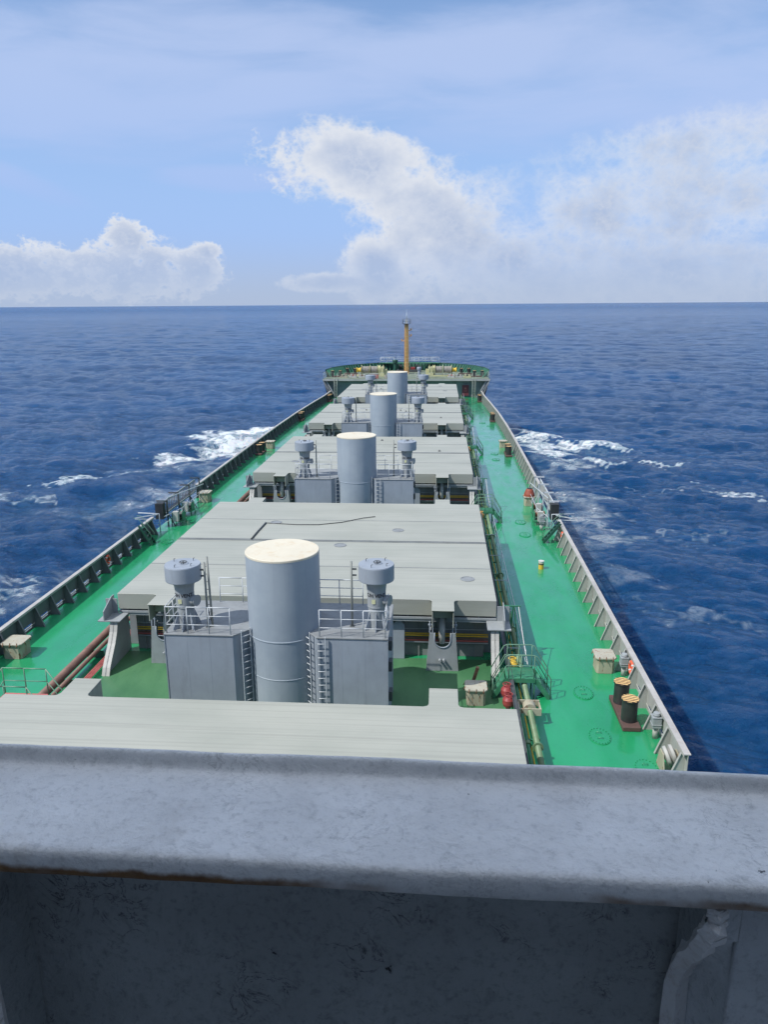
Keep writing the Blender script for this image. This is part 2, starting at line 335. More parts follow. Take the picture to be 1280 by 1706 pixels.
# ---------------------------------------------------------------- sea
SEA = -7.5
FOAM = [  # x0,y0,x1,y1,half width,strength : broken water thrown aside by the bow, and its trail
 (-24,145,-35,141,4.0,1.25),(-20,136,-31,133,4.6,1.2),(-27,129,-34,124,2.6,1.0),(-34,122,-40,121,1.6,0.95),(-22,126,-31,127,3.5,0.9),
 (-43,106,-48,101,1.3,0.85),(-37,111,-43,107,1.2,0.6),(-29,116,-40,109,3.0,0.50),(-22,118,-27,94,6.0,0.56),(-24,100,-34,87,5.5,0.50),
 (-20,92,-24,60,5.5,0.50),(-45,91,-52,93,1.2,0.70),(-29,57,-31,61,1.2,0.72),(-31,62,-36,64,1.5,0.45),(-26,80,-44,88,4,0.35),
 (20,150,23.5,138,1.7,1.05),(23,138,24.5,124,2.2,1.0),(24,124,27,113,2.2,0.66),(24,143,28,140,1.2,0.75),(27,132,34.5,136,1.7,1.12),(31,133,38,130,1.2,0.95),
 (27,121,31,119.5,1.1,0.82),(31,119.5,41,117,0.9,0.85),(20,118,24,90,3.5,0.46),(22,97,26,92,2.2,0.58),(22,88,26,78,2.4,0.55),(19,90,22,62,3.0,0.40),
 (33,101,44,100,1.0,0.50),(43,102,47.5,95,0.8,0.74),(30,79,36,82,1.0,0.5),(24,60,29,57,2.0,0.42),(30,128,36,124,2.4,0.5),
]
def sea():
    seg = [np.linspace(-60, 60, 1150)]
    th = np.radians(np.concatenate([np.linspace(-180, -60, 60, endpoint=False), seg[0], np.linspace(60, 180, 60, endpoint=False)[1:]]))
    r1 = 24 * np.exp(np.linspace(0, math.log(1600 / 24), 760)); r2 = 1600 * np.exp(np.linspace(0, math.log(95000 / 1600), 60))[1:]
    r = np.concatenate([[2.0], r1, r2]); nr, nt = len(r), len(th)
    RR, TT = np.meshgrid(r, th, indexing='ij')
    X = CAM.x + RR * np.sin(TT); Y = RR * np.cos(TT); Z = np.zeros_like(X); DX = np.zeros_like(X); DY = np.zeros_like(X)
    dr = np.gradient(r)[:, None] * np.ones_like(X)
    rg = np.random.default_rng(11)
    main = R(250)
    for i in range(60):
        L = 1.15 * (30 / 1.15) ** (i / 56.0) if i < 57 else 44.0 + 8 * (i - 57)
        L = L * rg.uniform(0.93, 1.07); k = 2 * math.pi / L
        a = main + rg.normal(0, 0.55); kx, ky = k * math.cos(a), k * math.sin(a)
        A = 0.0135 * L ** 0.52 if L < 35 else 0.10; ph = rg.uniform(0, 6.28)
        att = np.clip(L / (2.6 * dr) - 0.4, 0, 1)
        q = kx * X + ky * Y + ph; s = np.sin(q); c = np.cos(q)
        Z += A * att * s; DX += 1.0 * A * att * c * kx / k; DY += 1.0 * A * att * c * ky / k
    # the bow wave: crests running aft and outward on each side
    for (x0, y0, x1, y1, wd, h) in [(-18,150,-70,96,2.4,0.9),(-18,143,-58,92,2.8,-0.8),(-18,126,-60,78,3.0,0.55),(18,150,62,104,2.2,0.7),(18,142,56,96,2.6,-0.6),(18,124,50,86,2.8,0.45),(18,104,46,66,2.6,0.4),(-18,100,-46,60,2.8,0.45)]:
        dx, dy = x1 - x0, y1 - y0; L2 = dx * dx + dy * dy
        t = np.clip(((X - x0) * dx + (Y - y0) * dy) / L2, 0, 1); d = np.hypot(X - x0 - t * dx, Y - y0 - t * dy)
        Z += h * np.exp(-(d / wd) ** 2) * (1 - 0.75 * t)
    F = np.zeros_like(X)
    WX = X + 1.6 * np.sin(Y * 0.83 + 0.5 * X) + 0.9 * np.sin(Y * 2.1 - X * 0.9) + 0.5 * np.sin(Y * 4.3 + X * 3.1); WY = Y + 1.8 * np.sin(X * 0.71 + 1.0 - 0.3 * Y) + 1.0 * np.sin(X * 1.9 + Y * 0.8) + 0.6 * np.sin(X * 4.7 - Y * 2.9)
    for (x0, y0, x1, y1, wd, st) in FOAM:
        dx, dy = x1 - x0, y1 - y0; L2 = dx * dx + dy * dy + 1e-6
        t = np.clip(((WX - x0) * dx + (WY - y0) * dy) / L2, 0, 1); d = np.hypot(WX - x0 - t * dx, WY - y0 - t * dy)
        st = st if st > 0.72 else st * 0.74
        F = np.maximum(F, st * np.clip(1.2 - (d / (wd * 1.35)) * 0.95, 0, 1))
    hullx = np.clip(1.0 - (np.abs(np.abs(X) - 15.5) / 2.5), 0, 1) * (Y < 150) * (Y > 20) * 0.55
    F = np.maximum(F, hullx); Z += 0.35 * np.clip(F - 0.5, 0, 1) * (0.6 + 0.4 * np.sin(X * 2.1) * np.sin(Y * 1.7))
    # a few small whitecaps on steep crests far out
    co = np.stack([X - DX, Y - DY, Z + SEA], -1).reshape(-1, 3).astype(np.float32)
    idx = np.arange(nr * nt).reshape(nr, nt)
    a = idx[:-1, :]; b = idx[1:, :]
    q = np.stack([a, np.roll(a, -1, 1), np.roll(b, -1, 1), b], -1).reshape(-1, 4)
    me = bpy.data.meshes.new('sea'); me.vertices.add(len(co)); me.vertices.foreach_set('co', co.ravel())
    me.loops.add(q.size); me.loops.foreach_set('vertex_index', q.ravel().astype(np.int32))
    me.polygons.add(len(q)); me.polygons.foreach_set('loop_start', np.arange(0, q.size, 4, dtype=np.int32)); me.polygons.foreach_set('loop_total', np.full(len(q), 4, np.int32))
    me.polygons.foreach_set('use_smooth', np.ones(len(q), bool))
    at = me.attributes.new('foam', 'FLOAT', 'POINT'); at.data.foreach_set('value', F.ravel().astype(np.float32))
    me.materials.append(M['sea']); me.update(calc_edges=True); me.flip_normals()
    o = bpy.data.objects.new('sea', me); col.objects.link(o); o['kind'] = 'structure'
    return o
sea()

# ---------------------------------------------------------------- hull and deck
def hx(y):
    """half width of the main deck at its edge"""
    if y <= 88: return 15.15
    pts = [(88, 15.15), (100, 15.08), (112, 14.85), (124, 14.38), (133, 13.95), (142, 13.8)]
    for (a, b), (c, d) in zip(pts, pts[1:]):
        if y <= c: t = (y - a) / (c - a); return b + (d - b) * t
    return 13.8
ys = list(range(-20, 88, 6)) + list(np.linspace(88, 142, 19))
def outline_bow(ins=0.0):
    P = [(15.2, 140.8), (15.0, 144.5), (14.45, 149.2), (12.9, 153.0), (10.8, 155.8), (8.0, 158.2), (5.0, 160.2), (2.2, 161.4)]
    return [(x - ins * x / 15.2, y - ins) for x, y in P]
dk = MB(); edge_pts = [(hx(y), y) for y in ys]
poly = edge_pts + [(-x, y) for x, y in edge_pts[::-1]]
for (x0, y0), (x1, y1) in zip(edge_pts, edge_pts[1:]):
    dk.add([(-x0, y0, 0), (x0, y0, 0), (x1, y1, 0), (-x1, y1, 0)], [(0, 1, 2, 3)])
dk.build('deck', M['deck'], kind='structure')

hull = thing('ship_hull', 'long dark steel hull of the bulk carrier in the blue sea', 'ship hull', (0, 0, 0))
hb = MB()
secs = []
for y in ys + [150, 158, 163]:
    if y <= 142: top = hx(y); wl = 15.15 if y < 110 else 15.15 * max(0.0, 1 - ((y - 110) / 53) ** 2.2)
    else: top = {150: 12.5, 158: 7.0, 163: 1.0}[y]; wl = 15.15 * max(0.0, 1 - ((y - 110) / 53) ** 2.2)
    wl = min(wl, top)
    secs.append([(top + 0.01, y, -0.02), (0.5 * (top + wl), y, -3.6), (wl, y, -7.0), (wl, y, -10.0)])
for A, B in zip(secs, secs[1:]):
    for sgn in (1, -1):
        for i in range(3):
            v = [A[i], B[i], B[i + 1], A[i + 1]]; v = [(sgn * x, y, z) for x, y, z in v]
            hb.add(v, [(0, 1, 2, 3) if sgn > 0 else (3, 2, 1, 0)])
hb.build('hull_plating', M['hull'], hull)

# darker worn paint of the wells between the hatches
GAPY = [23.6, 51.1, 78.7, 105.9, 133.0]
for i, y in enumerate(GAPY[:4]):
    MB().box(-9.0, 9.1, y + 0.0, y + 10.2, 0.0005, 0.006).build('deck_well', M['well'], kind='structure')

# ---------------------------------------------------------------- hatches
HY = [(4.0, 23.6), (33.4, 51.1), (60.8, 78.7), (88.2, 105.9), (114.0, 133.0)]
HN = ['flat pale grey hatch cover in the foreground just beyond the painted ledge', 'pale grey hatch cover with a loose black cable lying on top',
      'second whole hatch cover ahead, behind the first pair of mushroom vents it carries no cable', 'third whole hatch cover ahead, between the second and third tall cylinders',
      'farthest hatch cover, just below the forecastle']
HN[2] = 'plain pale hatch cover next ahead of the one with the black cable'
def cover(y0, y1, lug_end, root):
    """one leaf of a folding hatch cover; lug_end -1: lugs reach aft, +1: lugs reach forward"""
    top, th = 3.17, 0.78; r = 0.18
    def lugpoly(s):
        ye = y0 if lug_end < 0 else y1; d = lug_end; a, b = sorted((s * 6.02, s * 7.04)); L = 1.3
        return [(a - r, ye), (a - r * 0.3, ye + d * r * 0.3), (a, ye + d * r), (a, ye + d * L), (b, ye + d * L), (b, ye + d * r), (b + r * 0.3, ye + d * r * 0.3), (b + r, ye)]
    mb = MB(); x0, x1 = -9.0, 9.0
    # top sheet outline with both lugs in one polygon
    if lug_end < 0:
        pl = [(x0, y0)] + lugpoly(-1) + lugpoly(1) + [(x1, y0), (x1, y1), (x0, y1)]
    else:
        pl = [(x0, y0), (x1, y0), (x1, y1)] + lugpoly(1)[::-1] + lugpoly(-1)[::-1] + [(x0, y1)]
    mb.prism(pl, 'z', top - 0.03, top)
    mb.box(x0 + 0.004, x1 - 0.004, y0 + 0.004, y1 - 0.004, top - th, top - 0.031)
    # lug cheeks below the top sheet
    for s in (1, -1):
        ye = y0 if lug_end < 0 else y1
        for xx in (6.06, 7.0):
            mb.box(s * xx - 0.025, s * xx + 0.025, min(ye, ye + lug_end * 1.26), max(ye, ye + lug_end * 1.26), top - 0.85, top - 0.032)
        mb.box(s * 6.53 - 0.43, s * 6.53 + 0.43, ye + lug_end * 0.60, ye + lug_end * 0.64, top - 0.62, top - 0.033)
    o = mb.build('cover_panel', M['hatch'], root, 0.012, 1)
    return o
def hatch(i):
    y0, y1 = HY[i]; ym = (y0 + y1) / 2 if i else 13.0
    t = thing('hatch', HN[i], 'hatch cover', (0, 0, 0), group='steel hatch covers along the centre of the deck')
    cover(y0, ym - 0.035, -1, t); cover(ym + 0.035, y1, 1, t)
    # weld seams and fittings on top
    s = MB()
    for a, b in ((y0, ym), (ym, y1)):
        m = (a + b) / 2
        s.box(-8.97, 8.97, m - 0.022, m + 0.022, 3.172, 3.186)
    for x in (ym - 0.12, ym + 0.09): s.box(-8.97, 8.97, x, x + 0.04, 3.171, 3.215)
    s.build('seam', M['coam'], t)
    dn = MB()
    dn.box(-8.97, 8.97, ym - 0.05, ym + 0.05, 3.10, 3.165); dn.build('joint_gasket', M['black'], t)
    rr = random.Random(30 + i)
    for k in range(6 if i else 2):
        x, y = rr.uniform(-7.5, 7.8), rr.uniform(y0 + 1.5, y1 - 1.5)
        if i and abs(y - ym) < 0.6: y += 1
        if rr.random() < 0.45:
            MB().lathe([(0.36, 0), (0.36, 0.02), (0.30, 0.03), (0.30, 0.012)], x, y, 3.172, 24).build('access_plate', M['coam'], t)
        else:
            q = MB(); q.box(x - 0.10, x + 0.10, y - 0.03, y + 0.03, 3.172, 3.23); q.tube([(x - 0.06, y, 3.22), (x - 0.05, y, 3.30), (x + 0.05, y, 3.30), (x + 0.06, y, 3.22)], 0.018, 6)
            q.lathe([(0.16, 0), (0.15, 0.015)], x, y, 3.1725, 12); q.build('lifting_eye', M['dark'], t)
    # coaming
    c = MB(); ya, yb = y0 + 0.75, y1 - 0.5
    c.box(-8.5, 8.5, ya, yb, 0.007, 2.18); c.build('coaming', M['coam'], t)
    sh = MB()
    sh.box(-9.02, 9.02, y0 + 0.02, ya, 2.181, 2.30); sh.box(-9.02, -8.5, ya, yb, 2.181, 2.30); sh.box(8.5, 9.02, ya, yb, 2.181, 2.30); sh.box(-9.02, 9.02, yb, y1 - 0.02, 2.181, 2.30)
    sh.box(-8.9, 8.9, y0 + 0.06, y0 + 0.1, 2.05, 2.18)
    for x in (-4.6, -3.2, 3.4, 4.9, 8.2): sh.box(x - 0.04, x + 0.04, y0 + 0.1, y0 + 0.13, 2.301, 2.42)
    sh.build('coaming_top_bar', M['grey'], t, 0.01, 1)
    for sg in (1, -1):   # side stays
        y = ya + 0.5
        st = MB()
        while y < yb:
            st.prism([(sg * 8.5, 0.007), (sg * 9.1, 0.007), (sg * 9.0, 2.18), (sg * 8.5, 2.18)], 'y', y - 0.02, y + 0.02)
            y += 1.05
        st.build('side_stay', M['coam'], t)
    if i == 0:
        corner_details(t, y1, 1); return t
    # aft end: pillars, pipes, hinge supports, curved corner buttresses
    for x in (-4.45, 4.45):
        MB().prism([(x - 0.28, 0.007), (x + 0.28, 0.007), (x + 0.28, 1.75), (x, 2.1), (x - 0.28, 1.75)], 'y', y0 + 0.30, y0 + 0.75).build('pillar', M['house'], t, 0.01, 1)
    st = MB()
    for x in np.arange(-8.1, 8.3, 0.9): st.box(x - 0.03, x + 0.03, ya - 0.09, ya, 0.01, 2.17)
    st.build('stiffener', M['coam'], t)
    for z, m_, x0, x1, r_ in ((1.22, 'yellow', -8.4, 8.7, 0.035), (1.12, 'yellow', -8.4, 8.7, 0.04), (0.98, 'piper', -8.4, 8.7, 0.03), (0.86, 'pinkred', -8.4, 8.7, 0.045), (0.76, 'house', -8.4, 8.7, 0.03), (1.45, 'rail', -8.4, 8.7, 0.015)):
        MB().tube([(x0, ya - 0.14 - 0.03 * (z * 7 % 1), z), (x1, ya - 0.14 - 0.03 * (z * 7 % 1), z)], r_, 8).build('pipe', M[m_], t)
    for sg in (1, -1):
        corner_support(t, y0, sg)
        buttress(t, y0, sg)
    corner_details(t, y1, 1)
    return t
def corner_support(t, y0, sg):
    """hinge support: tapered box with a U-shaped notch, standing under the lug"""
    n = 10; cx = 6.53; arc = [(cx + 0.37 * math.cos(a), 1.54 - 0.37 * math.sin(a)) for a in np.linspace(0, math.pi, n)]
    pl = [(5.78, 0.007), (7.28, 0.007), (7.12, 1.88), (6.95, 1.88)] + arc + [(6.11, 1.88), (5.94, 1.88)]
    mb = MB().prism([(sg * a, b) for a, b in pl], 'y', y0 - 0.85, y0 - 0.80)
    mb.prism([(sg * a, b) for a, b in [(5.79, 0.008), (5.83, 0.008), (5.99, 1.87), (5.95, 1.87)]], 'y', y0 - 0.801, y0 - 0.1)
    mb.prism([(sg * a, b) for a, b in [(7.27, 0.008), (7.23, 0.008), (7.07, 1.87), (7.11, 1.87)]], 'y', y0 - 0.801, y0 - 0.1)
    o = mb.build('hinge_support', M['grey'], t)
    rim = MB().tube([(sg * a, y0 - 0.86, b) for a, b in [(6.90, 1.9)] + arc + [(6.16, 1.9)]], 0.03, 6); rim.build('notch_rim', M['house'], o)
    for a in (6.0, 7.06):
        p = MB(); 
        for dx in (-0.07, 0.07): p.prism([(y0 - 0.78, 1.881), (y0 - 0.5, 1.881), (y0 - 0.55, 2.35), (y0 - 0.70, 2.35)], 'x', sg * a + dx - 0.02, sg * a + dx + 0.02)
        p.tube([(sg * a - 0.13, y0 - 0.63, 2.2), (sg * a + 0.13, y0 - 0.63, 2.2)], 0.05, 8); p.build('hinge_pin', M['house'], o)
    MB().tube([(sg * 6.50, y0 - 0.66, 1.30), (sg * 6.50, y0 - 0.45, 2.55)], 0.15, 14).build('hydraulic_ram', M['pale'], o)
    q = MB(); q.tube([(sg * 6.5 - 0.08, y0 - 0.8, 0.58), (sg * 6.5 - 0.08, y0 - 1.05, 0.58)], 0.06, 8); q.tube([(sg * 6.5 + 0.10, y0 - 0.8, 0.58), (sg * 6.5 + 0.10, y0 - 1.05, 0.58)], 0.06, 8)
    q.build('pipe_end', M['grey'], o)
def buttress(t, y0, sg):
    pr = [(y0 - 2.3, 0.007), (y0 - 2.12, 0.35), (y0 - 1.72, 0.80), (y0 - 1.35, 1.2), (y0 - 1.05, 1.65), (y0 - 0.85, 2.12)]
    web = MB().prism(pr + [(y0 + 0.75, 2.12), (y0 + 0.75, 0.007)], 'x', sg * 8.88, sg * 8.93)
    o = web.build('corner_buttress', M['grey'], t)
    fl = MB()
    for (a, b), (c, d) in zip(pr, pr[1:]):
        x0, x1 = sorted((sg * 8.72, sg * 9.08))
        fl.add([(x0, a, b), (x1, a, b), (x1, c, d), (x0, c, d), (x0, a + .05, b), (x1, a + .05, b), (x1, c + .05, d), (x0, c + .05, d)], [(0, 1, 2, 3), (7, 6, 5, 4), (0, 4, 5, 1), (3, 2, 6, 7), (0, 3, 7, 4), (1, 5, 6, 2)])
    fl.build('flange', M['pale'], o)
    hd = MB(); x0, x1 = sorted((sg * 8.55, sg * 9.62))
    hd.box(x0, x1, y0 - 1.0, y0 + 0.018, 2.125, 2.175)
    x0, x1 = sorted((sg * 9.04, sg * 9.08))
    hd.prism([(y0 - 0.98, 2.176), (y0 + 0.3, 2.176), (y0 + 0.3, 3.0), (y0 + 0.0, 3.0), (y0 - 0.98, 2.62)], 'x', x0 + sg * 0.26, x1 + sg * 0.26)
    hd.box(*sorted((sg * 9.04, sg * 9.6)), y0 + 0.0, y0 + 0.04, 2.176, 2.9)
    hd.build('guide_plate', M['grey'], o)
def corner_details(t, y1, d):
    pass
hatches = [hatch(i) for i in range(5)]

# ---------------------------------------------------------------- mast houses, cylinders, vents
HWHERE = ['in the nearest gap between hatches', 'in the second gap between hatches', 'in the third gap between hatches', 'in the farthest gap, ahead of the third tall cylinder']
def rail_run(mb, pts, h=1.1, n_mid=2, r=0.022, close=False):
    """posts at pts, top rail and mid rails"""
    for p in pts: mb.tube([p, (p[0], p[1], p[2] + h)], r, 6)
    for k in range(1, n_mid + 2):
        z = h * k / (n_mid + 1)
        for a, b in zip(pts, pts[1:]): mb.tube([(a[0], a[1], a[2] + z), (b[0], b[1], b[2] + z)], r if k == n_mid + 1 else r * 0.75, 6)
    return mb
def ladder(p, q, wdir, w=0.40, rungs=12, r=0.022):
    """straight ladder from p (foot) to q (head); wdir: unit vector across"""
    mb = MB(); p, q, wd = Vector(p), Vector(q), Vector(wdir).normalized() * w / 2
    mb.bar(p - wd, q - wd, 0.06, 0.03); mb.bar(p + wd, q + wd, 0.06, 0.03)
    for k in range(1, rungs + 1):
        c = p.lerp(q, k / (rungs + 1)); mb.tube([c - wd, c + wd], r * 0.8, 6)
    return mb
HT = 4.03
def house(sg, y, label):
    t = thing('mast_house', label, 'deckhouse', (0, y, 0), group='small steel houses beside the tall cylinders')
    X = lambda *q: [(sg * a, b) for a, b in q]
    body = MB().prism(X((4.38, 0), (1.66, 0), (0.95, 0.85), (0.95, 3.5), (4.38, 3.5)), 'z', 0.007, HT - 0.06); body.build('house_wall', M['house'], t, 0.015, 2)
    MB().prism(X((4.41, -0.03), (1.64, -0.03), (0.92, 0.84), (0.92, 3.53), (4.41, 3.53)), 'z', HT - 0.06, HT).build('roof', M['coam'] if sg < 0 else M['coam'], t, 0.01, 1)
    tr = MB(); tr.bar((sg * 4.39, -0.005, 0.01), (sg * 4.39, -0.005, HT - .07), 0.03, 0.03)
    for x in (2.6, 3.5): tr.box(sg * x - 0.008, sg * x + 0.008, -0.003, 0.001, 0.02, HT - 0.08)
    tr.build('corner_bead', M['house'], t)
    # doubler strips at the foot, small pads
    r_ = MB(); z = HT
    rail_run(r_, [(sg * 4.30, 0.06, z), (sg * 3.45, 0.06, z), (sg * 2.6, 0.06, z), (sg * 1.75, 0.06, z)], n_mid=2)
    rail_run(r_, [(sg * 4.30, 0.06, z), (sg * 4.30, 0.95, z), (sg * 4.30, 1.9, z)], n_mid=2)
    r_.build('railing', M['rail'], t); r_ = MB()
    rail_run(r_, [(sg * 3.1, 3.42, z), (sg * 2.1, 3.42, z), (sg * 1.2, 3.42, z)], n_mid=2)
    if sg > 0:
        r_.tube([(sg * 1.2, 3.42, z + 1.1), (sg * 1.35, 3.0, z + 1.1)], 0.022, 6)
    r_.build('railing', M['rail'], t)
    n = Vector((-(0.85), -(0.71), 0)).normalized()
    mid = Vector((1.33, 0.36, 0)) + n * 0.16; wd = Vector((0.71, -0.85, 0))
    ld = ladder((sg * mid.x, mid.y, 0.3), (sg * mid.x, mid.y, HT + 0.15), (sg * wd.x, wd.y, 0), 0.42, 13)
    for z in (0.9, 2.2, 3.6): ld.tube([(sg * mid.x, mid.y, z), (sg * (mid.x - n.x * 0.16), mid.y - n.y * 0.16, z)], 0.02, 6)
    ld.build('ladder', M['rail'], t)
    if sg > 0:  # second ladder on the front face by the corner, and side fittings
        l2 = ladder((1.80, -0.11, 0.02), (1.80, -0.11, HT + 0.05), (1, 0, 0), 0.36, 13); l2.build('ladder', M['rail'], t)
        for z in (1.1, 2.4, 3.3): MB().box(4.385, 4.52, 0.5, 0.9, z, z + 0.42).build('junction_box', M['dark'], t, 0.01, 1)
    return t
CY = [28.45, 55.9, 83.3, 110.9]
HOUSEY = [27.1, 54.85, 82.5, 109.8]
for i in range(4):
    for sg, side in ((-1, 'port'), (1, 'starboard')):
        hl = 'blue grey house %s of the %s tall cylinder' % (side, ['nearest', 'second', 'third', 'farthest'][i])
        house(sg, HOUSEY[i], hl)

def cylinder(i):
    t = thing('tall_cylinder', ['tallest looking grey cylinder with cream top, nearest the camera', 'tall grey cylinder with cream top, second in line from the camera',
               'tall grey cylinder with white top, third in line from the camera', 'farthest tall grey cylinder, just this side of the yellow mast'][i], 'cylinder', (0.15, CY[i], 0), group='tall grey cylinders on the centreline')
    MB().lathe([(1.45, 0.007), (1.45, 2.15), (1.462, 2.16), (1.462, 2.19), (1.45, 2.20), (1.45, 3.75), (1.468, 3.76), (1.468, 3.80), (1.45, 3.81), (1.45, 7.08)], n=64, cap1=False).build('shell', M['cyl'], t)
    MB().lathe([(1.458, 7.03), (1.458, 7.10), (1.44, 7.12)], n=64, cap0=False).build('top_plate', M['cream'], t)
    return t
def cyl_mat():
    m, g, p = newmat('cylinder_paint')
    pos = g.new('ShaderNodeNewGeometry').outputs['Position']
    st = g.noise(g.scale(pos, (5.0, 5.0, 0.12)), 1.0, 5, 0.6); b = g.noise(pos, 0.7, 5, 0.6); f = g.noise(pos, 12, 3, 0.6)
    c = g.mix(g.ramp(b, 0.3, 0.7), (0.265, 0.315, 0.365), (0.31, 0.36, 0.405))
    c = g.mix(g.m('MULTIPLY', g.ramp(st, 0.48, 0.72), 0.20), c, (0.21, 0.24, 0.29))
    sp = g.noise(pos, 4.0, 8, 0.75); c = g.mix(g.m('MULTIPLY', g.ramp(sp, 0.72, 0.75), 0.5), c, (0.25, 0.16, 0.1))
    g.put(p.inputs['Base Color'], c); p.inputs['Roughness'].default_value = 0.5
    g.put(p.inputs['Normal'], g.bump(g.m('ADD', g.m('MULTIPLY', b, 2), g.m('MULTIPLY', st, 1.0)), 0.25, 0.02)); return m
M['cyl'] = cyl_mat()
for i in range(4): cylinder(i)

def text_mesh(s, size):
    cu = bpy.data.curves.new('t', 'FONT'); cu.body = s; cu.size = size; cu.align_x = 'CENTER'; cu.align_y = 'CENTER'; cu.resolution_u = 2
    cu.offset = 0.006
    o = bpy.data.objects.new('t', cu); col.objects.link(o); dg = bpy.context.evaluated_depsgraph_get()
    me = bpy.data.meshes.new_from_object(o.evaluated_get(dg)); v = [tuple(x.co) for x in me.vertices]; f = [tuple(p.vertices) for p in me.polygons]
    bpy.data.objects.remove(o); bpy.data.curves.remove(cu); bpy.data.meshes.remove(me)
    return v, f
TV, TF = text_mesh("C/H VENT", 0.20)
def vent(x, y, sg, label):
    t = thing('mushroom_vent', label, 'ventilator', (x, y, HT), group='mushroom ventilators on the mast houses')
    MB().lathe([(0.335, 0.0), (0.335, 0.88), (0.365, 0.89), (0.365, 0.93), (0.36, 0.94), (0.37, 1.55), (0.39, 1.75), (0.46, 1.97)], n=36).build('neck', M['grey'], t)
    hd = MB().lathe([(0.46, 1.955), (0.54, 1.98), (0.69, 2.00), (0.70, 2.03), (0.70, 2.60), (0.685, 2.64)], n=44).build('head', M['house'], t)
    w_ = MB(); 
    ring = [(0.14 * math.cos(a) + 0.04, 0.14 * math.sin(a) - 0.02, 2.72) for a in np.linspace(0, 2 * math.pi, 17)[:-1]]
    w_.tube(ring, 0.016, 6, closed=True); w_.tube([(0.04, -0.02, 2.64), (0.04, -0.02, 2.74)], 0.02, 6)
    for a in (0, 2.1, 4.2): w_.tube([(0.04, -0.02, 2.72), (0.04 + 0.14 * math.cos(a), -0.02 + 0.14 * math.sin(a), 2.72)], 0.012, 5)
    w_.build('handwheel', M['dark'], hd)
    h2 = MB()
    for a in (0.9, 2.6, 4.4, 5.7): 
        c, s_ = math.cos(a) * 0.5, math.sin(a) * 0.5; h2.tube([(c, s_, 2.64), (c, s_, 2.74), (c + 0.06, s_, 2.75)], 0.014, 5)
    h2.build('lug', M['dark'], hd)
    for a in (R(225), R(315), R(45), R(135), R(270)):
        d = Vector((math.cos(a), math.sin(a), 0)); n = Vector((-d.y, d.x, 0)) * 0.012
        p = [d * 0.33 + Vector((0, 0, 0.001)), d * 0.62 + Vector((0, 0, 0.001)), d * 0.34 + Vector((0, 0, 0.72))]
        MB().add([q + n for q in p] + [q - n for q in p], [(0, 1, 2), (5, 4, 3), (0, 3, 4, 1), (1, 4, 5, 2), (2, 5, 3, 0)]).build('gusset', M['house'], t)
    # side hatch box and tag plate
    s2 = MB(); s2.tube([(0.30, -0.08, 1.18), (0.52, -0.16, 1.18)], 0.20, 16); s2.tube([(0.52, -0.16, 1.18), (0.545, -0.17, 1.18)], 0.225, 16); s2.build('side_cover', M['grey'], t)
    tg = MB(); tg.box(-0.16, -0.02, -0.382, -0.376, 1.10, 1.28); tg.build('tag_plate', M['tag'], t)
    r0 = 0.376; v = [(r0 * math.sin(a / r0 + 0.02), -r0 * math.cos(a / r0 + 0.02), 1.42 + b) for a, b, _ in TV]
    L = MB().add(v, TF); L.build('lettering', M['ink'], t)
    return t
M['tag'] = paint('tag_plate', (0.72, 0.72, 0.42), 0.5, 0.1, (0.3, 0.5, 0.2), 0.5, 0, 6)
for i in range(4):
    dy = HOUSEY[i] - 27.1
    for x, y, side, sg in ((-3.70, 27.85, 'port', -1), (3.88, 28.25, 'starboard', 1)):
        w_ = ['nearest the camera', 'of the second pair from the camera', 'of the third pair from the camera', 'of the farthest pair'][i]
        vent(x, y + dy, sg, 'grey mushroom vent on the %s side, %s' % (side, w_))
        px = x + 0.86 if sg < 0 else x - 0.98
        t = thing('standpipe', 'slim %s grey pole beside the %s mushroom vent %s' % ('double' if (i == 0 and sg < 0) else 'upright', side, w_), 'pole', (px, y + dy, HT), group='poles beside the mushroom vents')
        q = MB().tube([(0, 0, 0), (0, 0, 2.72)], 0.045, 8)
        if i == 0 and sg < 0: q.tube([(0.16, 0.06, 0), (0.12, 0.02, 2.95)], 0.045, 8)
        q.build('pipe', M['dpole'] if 'dpole' in M else M.setdefault('dpole', paint('dull_green_grey', (0.27, 0.29, 0.27), 0.6, 0.15, (0.12, 0.1, 0.07), 0.5, 0.4, 2)), t)
        b = MB(); b.box(-0.09, 0.09, -0.09, 0.09, 0.0005, 0.02)
        for z in (2.15, 2.4): b.bar((0, 0, z), ((-1 if sg < 0 else 1) * 0.20, 0.0, z), 0.05, 0.06)
        if i == 0 and sg < 0:
            for z in np.arange(0.3, 2.6, 0.32): b.tube([(0, 0, z), (0.14, 0.04, z)], 0.012, 5)
        b.tube([(0, 0, 0.95), (-0.05, 0.55, 0.02)], 0.02, 6)
        b.build('bracket', M['dark'], t)

